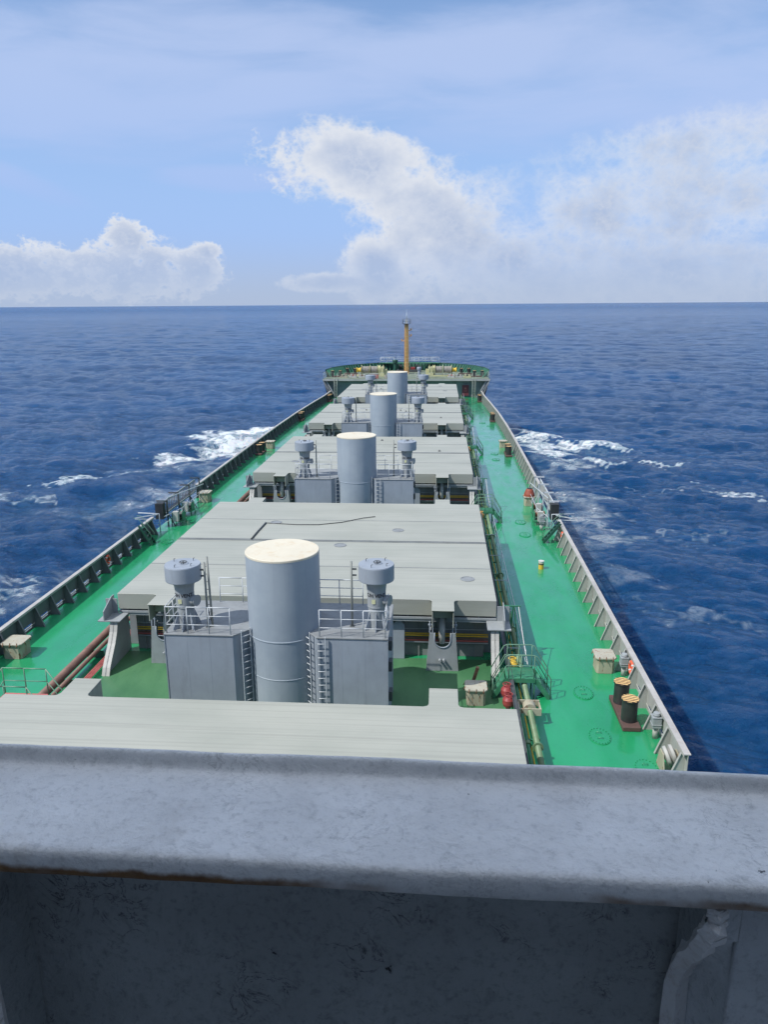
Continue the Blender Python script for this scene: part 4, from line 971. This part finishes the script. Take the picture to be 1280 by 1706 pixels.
# fire hose / hook stands at the port hatch corners
def hookstand(x, y, label):
    t = thing('hook_stand', label, 'stand', (x, y, 0), group='small stands with hooks along the port pipes')
    q = MB(); q.tube([(0, 0, 0), (0, 0, 1.3), (0.12, 0, 1.5), (0.28, 0, 1.42)], 0.03, 6); q.tube([(0.18, 0.1, 0), (0.14, 0.05, 1.2), (0.3, 0.1, 1.6)], 0.025, 6); q.build('stand', M['grail'], t)
hookstand(-9.95, 35.3, 'thin green hook stand at the nearest port hatch corner'); hookstand(-9.95, 63.2, 'thin green hook stand at the second port hatch corner')

# ---------------------------------------------------------------- forecastle
FZ = 3.3
fc = thing('forecastle', 'raised grey forecastle with railed green deck at the bow', 'forecastle', (0, 0, 0))
ol = outline_bow()
full = [(-x, y) for x, y in ol] ; full = ol + [(-x, y) for x, y in ol[::-1]]
MB().prism(full, 'z', FZ - 0.08, FZ).build('forecastle_deck', M['paleg'] if 'paleg' in M else M.setdefault('paleg', paint('faded_green_deck', (0.17, 0.21, 0.15), 0.6, 0.25, (0.22, 0.18, 0.13), 0.6, 0.3, 0.8, streak=False)), fc)
fas = MB(); fas.box(-15.2, 15.2, 140.55, 140.78, 2.98, 3.28); fas.build('edge_beam', M['bulw'], fc)
bk = MB(); bk.prism([(-13.9, 0.001), (13.9, 0.001), (15.0, 3.21), (-15.0, 3.21)], 'y', 142.0, 142.1)
for sg in (1, -1):
    bk.prism([(sg * 13.72, 0.001), (sg * 13.84, 0.001), (sg * 15.2, 3.0), (sg * 15.04, 3.0)], 'y', 140.55, 142.0)
bk.build('bulkhead', M['coam'], fc)
fr = MB()
for sg in (1, -1):
    fr.bar((sg * 13.75, 140.7, 0.9), (sg * 15.1, 140.7, 3.1), 0.10, 0.14); fr.bar((sg * 14.6, 140.9, 2.95), (sg * 12.9, 140.9, 0.02), 0.12, 0.25)
for x in (-8, -4, 0, 4, 8.8, 12.0): fr.box(x - 0.05, x + 0.05, 141.6, 142.0, 0.002, 3.2)
fr.build('gusset', M['grey'], fc)
side = MB()
for (a, b), (c, d) in zip(ol, ol[1:]):
    for sg in (1, -1):
        lo = 0.80
        v = [(sg * a, b, FZ - 0.01), (sg * c, d, FZ - 0.01), (sg * c * lo, 140 + (d - 140) * 0.8, -1.0), (sg * a * (0.92), 140 + (b - 140) * 0.8, -1.0)]
        side.add(v, [(0, 1, 2, 3)])
side.build('shell_plating', M['hull'], fc)
rl = MB(); xs = [x for x in np.arange(-15.0, 15.1, 1.25)]
def railseg(x0, x1):
    n = max(1, round(abs(x1 - x0) / 1.3)); P = [(x0 + (x1 - x0) * k / n, 140.68, FZ) for k in range(n + 1)]; rail_run(rl, P, 1.1, 2, 0.025)
railseg(-15.05, -13.05); railseg(-12.5, 12.05); railseg(12.6, 15.05)
for sg in (1, -1): rail_run(rl, [(sg * 15.05, 140.68, FZ), (sg * 15.0, 142.2, FZ), (sg * 14.9, 144.2, FZ)], 1.1, 2, 0.025)
rl.build('railing', M['railg'] if 'railg' in M else M.setdefault('railg', paint('pale_green_rail', (0.42, 0.46, 0.38), 0.5, 0.15, (0.3, 0.25, 0.15), 0.4, 0.3, 2)), fc)
for x in (-12.78, 12.32):
    q = MB()
    for dx in (-0.26, 0.26): q.bar((x + dx, 139.9, 0.01), (x + dx, 140.5, FZ + 0.05), 0.06, 0.10); q.tube([(x + dx, 140.5, FZ), (x + dx, 140.62, FZ + 1.1)], 0.03, 6); q.tube([(x + dx, 139.95, 0.6), (x + dx, 140.5, 3.6)], 0.022, 6)
    for k in range(1, 12): f = k / 12; q.box(x - 0.24, x + 0.24, 139.88 + 0.6 * f - 0.06, 139.88 + 0.6 * f + 0.10, FZ * f - 0.012, FZ * f + 0.012)
    q.build('ladder', M['railg'], fc)
sg_ = MB().box(10.25, 11.45, 141.5, 141.53, 0.25, 2.15).build('sign_board', M['darkred'], fc)
q = MB(); q.lathe([(0.17, -0.01), (0.17, 0.0)], n=18, mat=Matrix.Translation((10.85, 141.49, 1.55)) @ Matrix.Rotation(R(90), 4, 'X')); q.box(10.55, 11.15, 141.48, 141.498, 1.10, 1.17); q.box(10.62, 11.08, 141.48, 141.498, 0.97, 1.03); q.build('sign_mark', M['pinkred'], sg_)

# bow bulwark with ribs
bb = thing('bow_bulwark', 'dark green curved bow bulwark with slanting green ribs', 'bulwark')
bo = [(15.0, 144.5), (14.45, 149.2), (12.9, 153.0), (10.8, 155.8), (8.0, 158.2), (5.0, 160.2), (2.2, 161.4), (0, 161.7)]
pts = bo + [(-x, y) for x, y in bo[::-1]][1:]
BT = 4.62
pl = MB(); cp = MB(); rb = MB()
def top(y): return BT + 0.012 * (y - 144.5)
for (a, b), (c, d) in zip(pts, pts[1:]):
    pl.add([(a, b, FZ), (c, d, FZ), (c * 1.02, d + 0.3, top(d)), (a * 1.02, b + 0.3, top(b))], [(0, 1, 2, 3)])
    cp.tube([(a * 1.02, b + 0.3, top(b)), (c * 1.02, d + 0.3, top(d))], 0.07, 6)
    L = math.hypot(c - a, d - b); n = max(1, int(L / 0.62))
    for k in range(n):
        f = k / n; x, y = a + (c - a) * f, b + (d - b) * f; ix, iy = x * 0.94, y - 0.75 - 0.3
        ux = MB().bar((ix, iy, FZ + 0.02), (x * 1.01, y + 0.2, top(y) - 0.08), 0.09, 0.12)
        rb.v_off = 0; o = len(rb.v); rb.v += ux.v; rb.f += [tuple(o + i for i in q_) for q_ in ux.f]; rb.sm += ux.sm
pl.build('plating', M['inkgreen'], bb); cp.build('cap_rail', M['inkgreen'], bb); rb.build('rib', M['ribg'] if 'ribg' in M else M.setdefault('ribg', paint('bright_green_rib', (0.05, 0.22, 0.135), 0.45, 0.15, (0.05, 0.15, 0.1), 0.4, 0.1, 2)), bb, kind='stuff')
# bow platform with white rail
bp = thing('bow_platform', 'railed white platform over the stem, behind the yellow mast', 'platform', (0, 160.2, 0))
q = MB(); q.box(-6.1, 6.1, -0.9, 0.5, 4.75, 4.83)
for x in (-5.8, -3, 0, 3, 5.8): q.bar((x, -0.7, FZ), (x, -0.7, 4.75), 0.12)
q.build('floor', M['grail'], bp)
q = MB(); X_ = list(np.linspace(-6.0, 6.0, 8))
rail_run(q, [(x, 0.4, 4.83) for x in X_], 1.1, 2, 0.035); rail_run(q, [(x, -0.85, 4.83) for x in (-6.0, -4.6, -3.2)], 1.1, 1, 0.035); rail_run(q, [(x, -0.85, 4.83) for x in (6.0, 4.6, 3.2, 1.8, 0.4)], 1.1, 1, 0.035)
q.build('railing', M['rail'], bp)

# mast
ms = thing('foremast', 'tall yellow lattice-sided mast with black top platform at the bow', 'mast', (-0.35, 152.0, FZ))
q = MB(); q.prism([(-0.55, -0.45), (0.55, -0.45), (0.55, 0.45), (-0.55, 0.45)], 'z', 0.0, 0.02)
v = [(x * s_, y * s_, z) for z, s_ in ((0.021, 1.0), (9.4, 0.80)) for (x, y) in ((-0.46, -0.4), (0.46, -0.4), (0.46, 0.4), (-0.46, 0.4))]
q.add(v, [(0, 3, 2, 1), (4, 5, 6, 7), (0, 1, 5, 4), (1, 2, 6, 5), (2, 3, 7, 6), (3, 0, 4, 7)]); q.build('column', M['orange'], ms)
q = ladder((0.05, -0.56, 0.3), (0.05, -0.46, 9.4), (1, 0, 0), 0.36, 30, 0.025)
for z in np.arange(1.5, 9.2, 0.7): q.tube([(0.4 * math.cos(a) + 0.05, -0.52 - 0.38 * math.sin(a), z) for a in np.linspace(0, math.pi, 7)], 0.02, 5)
q.build('ladder', M['paley'], ms)
q = MB(); q.box(-0.75, 0.75, -0.7, 0.7, 9.42, 9.5); rail_run(q, [(-0.72, -0.66, 9.5), (0, -0.66, 9.5), (0.72, -0.66, 9.5), (0.72, 0.66, 9.5), (-0.72, 0.66, 9.5), (-0.72, -0.66, 9.5)], 0.85, 1, 0.03); q.build('top_platform', M['dark'], ms)
q = MB(); q.box(-0.25, 0.25, -0.25, 0.25, 9.51, 10.25); q.tube([(0, 0, 10.2), (0, 0, 11.6)], [0.10, 0.035], 8); q.tube([(0.3, 0, 9.5), (0.3, 0, 11.0)], 0.025, 6); q.tube([(0, 0, 11.5), (0, 0, 12.2)], 0.02, 6); q.build('light_pole', M['rail'], ms)
q = MB()
for z, s_ in ((6.2, -1), (8.2, 1), (7.1, 1)): q.box(*sorted((s_ * 0.35, s_ * 0.95)), -0.15, 0.15, z, z + 0.12); q.box(*sorted((s_ * 0.75, s_ * 1.0)), -0.15, 0.15, z + 0.121, z + 0.4)
q.build('lamp_bracket', M['orange'], ms)
MB().tube([(0.62, 0.2, 0), (0.62, 0.2, 5.6)], 0.05, 6).build('halyard_pole', M['white'], ms)

# mooring winches
def mooring(x, sg, label):
    t = thing('mooring_winch', label, 'winch', (x, 147.0, FZ), group='mooring winches on the forecastle'); t.scale = (sg, 1, 1)
    q = MB(); q.box(-3.0, 2.9, -0.9, 0.9, 0.001, 0.22); q.build('bed', M['paley'], t)
    my = Matrix.Translation((0, 0, 1.15)) @ Matrix.Rotation(R(90), 4, 'Y')
    q = MB()
    for a, b in ((-1.95, -0.55), (-0.30, 1.0)):
        q.lathe([(0.62, a), (0.66, a + 0.3), (0.63, (a + b) / 2), (0.66, b - 0.3), (0.60, b)], n=26, mat=my)
        k = a + 0.08
        while k < b: q.tube([(k, 0.67 * math.cos(u), 1.15 + 0.67 * math.sin(u)) for u in np.linspace(0, 6.283, 21)[:-1]], 0.035, 5, closed=True); k += 0.16
    q.build('rope_drum', M['rope'], t)
    for a in (-2.0, -0.43, 1.08, 1.5, 2.1): MB().lathe([(0.92, a - 0.04), (0.92, a + 0.04)], n=30, mat=my).build('drum_flange', M['paley'], t)
    q = MB(); q.lathe([(0.78, 1.15), (0.78, 1.45)], n=26, mat=my); q.box(1.3, 2.3, -0.8, 0.8, 0.22, 1.7); q.box(2.3, 2.8, -0.4, 0.4, 0.22, 1.3); q.build('gear_case', M['paley'], t, 0.04, 2)
    q = MB(); q.lathe([(0.45, -3.0), (0.50, -2.95), (0.33, -2.75), (0.33, -2.45), (0.50, -2.2), (0.2, -2.15)], n=22, mat=my); q.build('warping_head', M['yellow'], t)
    q = MB()
    for a in (-2.12, 1.25): q.prism([(-0.5, 0.22), (0.5, 0.22), (0.2, 1.3), (-0.2, 1.3)], 'x', a - 0.08, a + 0.08)
    q.build('bearing', M['dark'], t)
mooring(-6.6, 1, 'mooring winch with grey rope drums and yellow end on the port bow')
mooring(6.3, -1, 'mooring winch with grey rope drums and yellow end on the starboard bow')
def lump(name, cat, label, parts, loc):
    t = thing(name, label, cat, loc)
    for nm, mt, fn in parts: q = MB(); fn(q); q.build(nm, M[mt], t, 0.02, 1)
lump('windlass', 'windlass', 'dark anchor windlass behind the yellow mast on the bow', [
  ('bed', 'dark', lambda q: q.box(-2.4, 2.4, -0.6, 0.6, 0.001, 0.5)),
  ('gypsy', 'black', lambda q: [q.lathe([(0.6, a), (0.6, a + 0.12), (0.35, a + 0.2), (0.35, a + 0.4), (0.6, a + 0.48), (0.6, a + 0.6)], n=20, mat=Matrix.Translation((0, 0, 0.95)) @ Matrix.Rotation(R(90), 4, 'Y')) for a in (-2.0, 1.4)]),
  ('brake', 'red', lambda q: q.box(0.3, 1.2, -0.4, 0.4, 0.5, 0.95)),
  ('gearbox', 'inkgreen', lambda q: q.box(-1.2, 0.2, -0.5, 0.5, 0.5, 1.3))], (0, 156.0, FZ))
def fvent(x, y, label, m='house', s=1.0):
    t = thing('mushroom_vent', label, 'ventilator', (x, y, FZ)); t.scale = (s, s, s)
    MB().lathe([(0.25, 0), (0.25, 1.3), (0.22, 1.5)], n=20).build('neck', M[m], t)
    MB().lathe([(0.26, 1.4), (0.42, 1.5), (0.42, 1.85), (0.38, 1.92)], n=24).build('head', M[m], t)
fvent(2.35, 143.6, 'small mushroom vent standing alone on the forecastle deck'); fvent(-2.7, 154.5, 'dark green post vent on the bow left of the mast', 'inkgreen', 1.3)
for k, (x, y, sg) in enumerate(((-13.2, 145.0, 1), (13.3, 145.2, 1), (-11.0, 150.5, 1), (11.0, 150.5, 1))):
    dup(b0, 'double bollard on the forecastle deck, %s' % ['port corner', 'starboard corner', 'port side ahead of the winch', 'starboard side ahead of the winch'][k], (x, y, FZ + 0.001), rz=R(90))
def clutter(x, y, label, seed):
    t = thing('chain_stopper', label, 'deck fitting', (x, y, FZ + 0.001), group='low deck fittings on the forecastle'); r_ = random.Random(seed)
    q = MB(); q.box(-0.7, 0.7, -0.35, 0.35, 0, 0.25); q.box(-0.5, -0.2, -0.3, 0.3, 0.25, 0.6); q.box(0.2, 0.5, -0.3, 0.3, 0.25, 0.55); q.build('frame', M[r_.choice(['pale', 'box', 'paley'])], t)
    MB().tube([(-0.6, 0, 0.42), (0.6, 0, 0.42)], 0.13, 12).build('roller', M[r_.choice(['rusty', 'dark', 'pinkred'])], t)
for k, x in enumerate((-11.6, -9.9, -8.2, 8.3, 9.6, 11.2)):
    clutter(x, 143.6, 'low roller fitting near the forecastle rail, %s' % ['outermost to port', 'second from port', 'third from port', 'third from starboard', 'second from starboard', 'outermost to starboard'][k], k)
for k, x in enumerate((-3.4, -1.6, 3.6)):
    t = thing('rope_coil', 'coiled mooring rope lying behind the forecastle rail, %s' % ['nearest the port winch', 'nearest the centreline', 'nearest the starboard winch'][k], 'rope', (x, 142.6, FZ + 0.001), group='rope coils on the forecastle')
    q = MB()
    for n_ in range(6): q.tube([((0.55 - 0.03 * (n_ % 2)) * math.cos(a), (0.42 - 0.03 * (n_ % 2)) * math.sin(a), 0.06 + 0.10 * n_) for a in np.linspace(0, 6.283, 19)[:-1]], 0.055, 6, closed=True)
    q.build('coil', M['rope'], t)
t = thing('hose_box', 'pink red fire hose box behind the forecastle rail on the port side', 'box', (-5.9, 142.4, FZ + .001)); MB().box(-0.8, 0.8, -0.3, 0.3, 0.0, 0.75).build('casing', M['pinkred'], t, 0.02, 1); MB().box(-0.84, 0.84, -0.34, 0.34, 0.75, 0.80).build('lid', M['pale'], t)

# ---------------------------------------------------------------- bridge front: ledge, panel and wheelhouse
def ledge_mat(name, base, dark, rustedge, crack=0.85):
    m, g, p = newmat(name)
    pos = g.new('ShaderNodeNewGeometry').outputs['Position']
    b = g.noise(pos, 6, 6, 0.6); f = g.noise(pos, 85, 6, 0.7); grit = g.noise(pos, 210, 4, 0.6)
    c_ = g.noise(pos, 30, 9, 0.78, dist=0.6)
    col_ = g.mix(g.ramp(b, 0.32, 0.68), tuple(x * 0.84 for x in base), base)
    col_ = g.mix(g.m('MULTIPLY', g.ramp(f, 0.50, 0.70), 0.42), col_, dark)
    col_ = g.mix(g.m('MULTIPLY', g.ramp(c_, 0.53, 0.66), 0.35), col_, dark)
    # fine cracks: thin lines where a warped noise crosses its middle value, only in some places
    ck = g.noise(g.scale(pos, (1, 1, 1)), 20, 6, 0.62, dist=1.8)
    line = g.ramp(g.m('ABSOLUTE', g.m('SUBTRACT', ck, 0.5)), 0.0, 0.022, 1.0, 0.0)
    col_ = g.mix(g.m('MULTIPLY', line, g.m('MULTIPLY', g.ramp(g.noise(pos, 7.5, 4, 0.6), 0.50, 0.62), crack)), col_, tuple(x * 0.4 for x in dark))
    chip = g.ramp(g.noise(pos, 24, 8, 0.72, dist=0.6), 0.675, 0.70)
    col_ = g.mix(chip, col_, tuple(x * 0.25 for x in dark))
    st = g.noise(pos, 2.6, 5, 0.6); sx = g.new('ShaderNodeSeparateXYZ'); g.put(sx.inputs[0], pos)
    if rustedge:   # rust line along the underside of the rounded near edge
        z = g.m('ADD', sx.outputs[2], g.m('MULTIPLY', g.m('SUBTRACT', g.noise(pos, 22, 6, 0.65), 0.5), 0.020))
        rm = g.m('MULTIPLY', g.ramp(z, 15.7765, 15.786, 1.0, 0.0), g.ramp(sx.outputs[1], 0.735, 0.745, 1.0, 0.0))
        rc = g.mix(g.noise(pos, 40, 5, 0.6), (0.07, 0.028, 0.010), (0.36, 0.18, 0.05))
        col_ = g.mix(g.m('MULTIPLY', rm, g.ramp(st, 0.40, 0.56)), col_, rc)
        stn = g.m('MULTIPLY', g.ramp(g.noise(pos, 3.4, 6, 0.65), 0.60, 0.72), 0.30); col_ = g.mix(stn, col_, (0.34, 0.28, 0.20))
    g.put(p.inputs['Base Color'], col_); g.put(p.inputs['Roughness'], g.ramp(f, 0.3, 0.7, 0.42, 0.62))
    h = g.m('ADD', g.m('MULTIPLY', b, 1.2), g.m('ADD', g.m('MULTIPLY', f, 0.30), g.m('ADD', g.m('MULTIPLY', c_, 0.35), g.m('MULTIPLY', grit, 0.10))))
    h = g.m('SUBTRACT', h, g.m('MULTIPLY', chip, 0.1))
    g.put(p.inputs['Normal'], g.bump(h, 0.9, 0.012)); return m
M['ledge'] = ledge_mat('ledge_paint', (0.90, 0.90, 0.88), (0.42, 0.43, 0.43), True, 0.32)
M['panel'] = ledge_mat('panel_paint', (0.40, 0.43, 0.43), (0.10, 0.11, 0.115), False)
par = thing('bridge_parapet', 'thick painted steel ledge with rust under its near edge, closest to the camera', 'parapet', (6.285 * (1 - math.cos(R(-0.45))), -6.285 * math.sin(R(-0.45)), 0), R(-0.45))
from mathutils import noise as mnoise
def extr(profile, x0, x1, n, name, mat, amp=0.0025, closed=True, smooth=True):
    v = []; f = []; m_ = len(profile)
    for i in range(n + 1):
        x = x0 + (x1 - x0) * i / n
        for (y, z) in profile:
            q = Vector((x * 5, y * 14, z * 14)); q2 = Vector((x * 22, y * 40, z * 40))
            d = amp * mnoise.noise(q) * 1.6 + amp * 0.45 * mnoise.noise(q2)
            v.append((x, y + d * 0.8, z + d))
    for i in range(n):
        for k in range(m_ if closed else m_ - 1):
            k2 = (k + 1) % m_; f.append((i * m_ + k, i * m_ + k2, (i + 1) * m_ + k2, (i + 1) * m_ + k))
    mb = MB().add(v, f, smooth)
    return mb.build(name, mat, par)
prof = []
def arc(cy, cz, r, a0, a1, n): return [(cy + r * math.cos(R(a)), cz + r * math.sin(R(a))) for a in np.linspace(a0, a1, n)]
# near edge: flat plate, tight bend, upright face; far edge: a low upstand
prof += [(0.735, 15.768), (0.719, 15.7685), (0.7115, 15.7705), (0.7095, 15.775), (0.7095, 15.785), (0.7100, 15.794), (0.7120, 15.7995), (0.7165, 15.8018)]
prof += [(0.725, 15.8022), (0.75, 15.802), (0.78, 15.8015), (0.81, 15.801), (0.84, 15.800), (0.865, 15.7992), (0.8785, 15.7990), (0.8825, 15.7995)]
prof += [(0.8850, 15.802), (0.8870, 15.807), (0.8885, 15.812), (0.8900, 15.8160), (0.8925, 15.8178), (0.8960, 15.8180), (0.8990, 15.8160), (0.9000, 15.811)]
prof += [(0.899, 15.78), (0.890, 15.755), (0.87, 15.762), (0.82, 15.766), (0.76, 15.768)]
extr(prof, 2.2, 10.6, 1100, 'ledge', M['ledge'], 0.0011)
pn = MB()
nx, nz = 360, 60; v = []; f = []
for i in range(nx + 1):
    x = 2.2 + 8.4 * i / nx
    for k in range(nz + 1):
        z = 15.768 - 1.2 * k / nz; v.append((x, 0.815 + 0.010 * mnoise.noise(Vector((x * 2.1, z * 2.6, 3))) + 0.0018 * mnoise.noise(Vector((x * 18, z * 18, 9))), z))
for i in range(nx):
    for k in range(nz): a = i * (nz + 1) + k; f.append((a, a + 1, a + nz + 2, a + nz + 1))
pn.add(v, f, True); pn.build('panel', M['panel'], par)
MB().box(2.2, 10.6, 0.845, 0.86, 14.6, 15.755).build('outer_plate', M['grey'], par)
def gusset(x, edge, label=None):
    """flame-cut bracket plate under the ledge: edge is the outline of its free edge, (y, z)"""
    th = 0.012; n = len(edge)
    wob = lambda k: 0.004 * mnoise.noise(Vector((k * 0.9, x * 3, 1)))
    web = MB().prism([(0.812, 15.766)] + edge + [(0.812, edge[-1][1])], 'x', x - th / 2, x + th / 2); o = web.build('bracket', M['panel'], par, 0.002, 1)
    # thick welded bead of paint along the free edge
    pts = []
    for (a, b), (c, d) in zip(edge, edge[1:]):
        for k in range(8): pts.append((a + (c - a) * k / 8, b + (d - b) * k / 8))
    pts.append(edge[-1]); rr = [0.0100 + 0.0055 * min(1, k / 30) + 0.0030 * mnoise.noise(Vector((k * 0.13, x, 2))) + 0.0022 * mnoise.noise(Vector((k * 0.6, x, 5))) for k in range(len(pts))]
    MB().tube([(x + 0.006 * mnoise.noise(Vector((k * 0.17, 5, x))), a + 0.003 * mnoise.noise(Vector((k * 0.5, x, 7))), b) for k, (a, b) in enumerate(pts)], rr, 5).build('edge_bead', M['ledgep'], o)
M['ledgep'] = ledge_mat('bracket_edge_paint', (0.90, 0.89, 0.87), (0.55, 0.48, 0.42), False)
E_ = [(0.722, 15.766), (0.724, 15.752), (0.722, 15.737), (0.735, 15.712), (0.765, 15.668), (0.795, 15.625), (0.805, 15.58), (0.808, 15.2)]
E2_ = [(0.725, 15.766), (0.725, 15.2)]
for x, e in ((5.0, E2_), (5.735, E2_), (6.586, E_), (7.37, E2_), (8.16, E2_)): gusset(x, e)

# to the right of the bracket the panel stands nearer: a return face runs out to it from the cut edge
v = []; f = []; zs = np.linspace(15.7645, 15.0, 90)
def edge_y(z):
    for (a, b), (c, d) in zip(E_, E_[1:]):
        if d <= z <= b and b > d: return a + (c - a) * ((b - z) / (b - d))
    return 0.792
cols = 14; far = [(6.615 + 0.76 * k / 90, 0.735) for k in range(91)]
for z in zs:
    ey = edge_y(z) - 0.004
    row = [(6.592 + 0.031 * k / cols, ey + (0.735 - ey) * (k / cols) ** 1.6) for k in range(cols)] + far
    v += [(x, y + 0.0012 * mnoise.noise(Vector((x * 30, z * 30, 4))) + 0.004 * mnoise.noise(Vector((x * 4, z * 4, 8))), z) for x, y in row]
w_ = cols + len(far)
for i in range(len(zs) - 1):
    for k in range(w_ - 1): a = i * w_ + k; f.append((a, a + 1, a + w_ + 1, a + w_))
MB().add(v, f, True).build('near_panel', M['panel2'] if 'panel2' in M else M.setdefault('panel2', ledge_mat('near_panel_paint', (0.66, 0.69, 0.70), (0.28, 0.30, 0.31), False)), par)
sup = thing('wheelhouse', 'white wheelhouse and accommodation block behind the camera', 'wheelhouse', (0, 0, 0))
q = MB(); q.box(-15, 15, -14, 0.80, 0.01, 14.5); q.build('accommodation', M['grey'], sup)
q = MB(); q.box(-12, 16.5, -9, -0.55, 14.501, 20.0); q.build('wheelhouse_wall', M['shade'] if 'shade' in M else M.setdefault('shade', paint('bridge_front_paint', (0.72, 0.73, 0.73), 0.5, 0.05)), sup)
q = MB(); q.box(-12.5, 17, -9.5, -0.40, 20.01, 20.2); q.build('wheelhouse_roof', M['shade'], sup)
q = MB(); q.box(-12, 16.5, -0.549, -0.50, 16.0, 17.4); q.build('window_band', M['glass'] if 'glass' in M else M.setdefault('glass', paint('dark_window_glass', (0.02, 0.025, 0.03), 0.1, 0.05, dirt_amt=0.0)), sup)
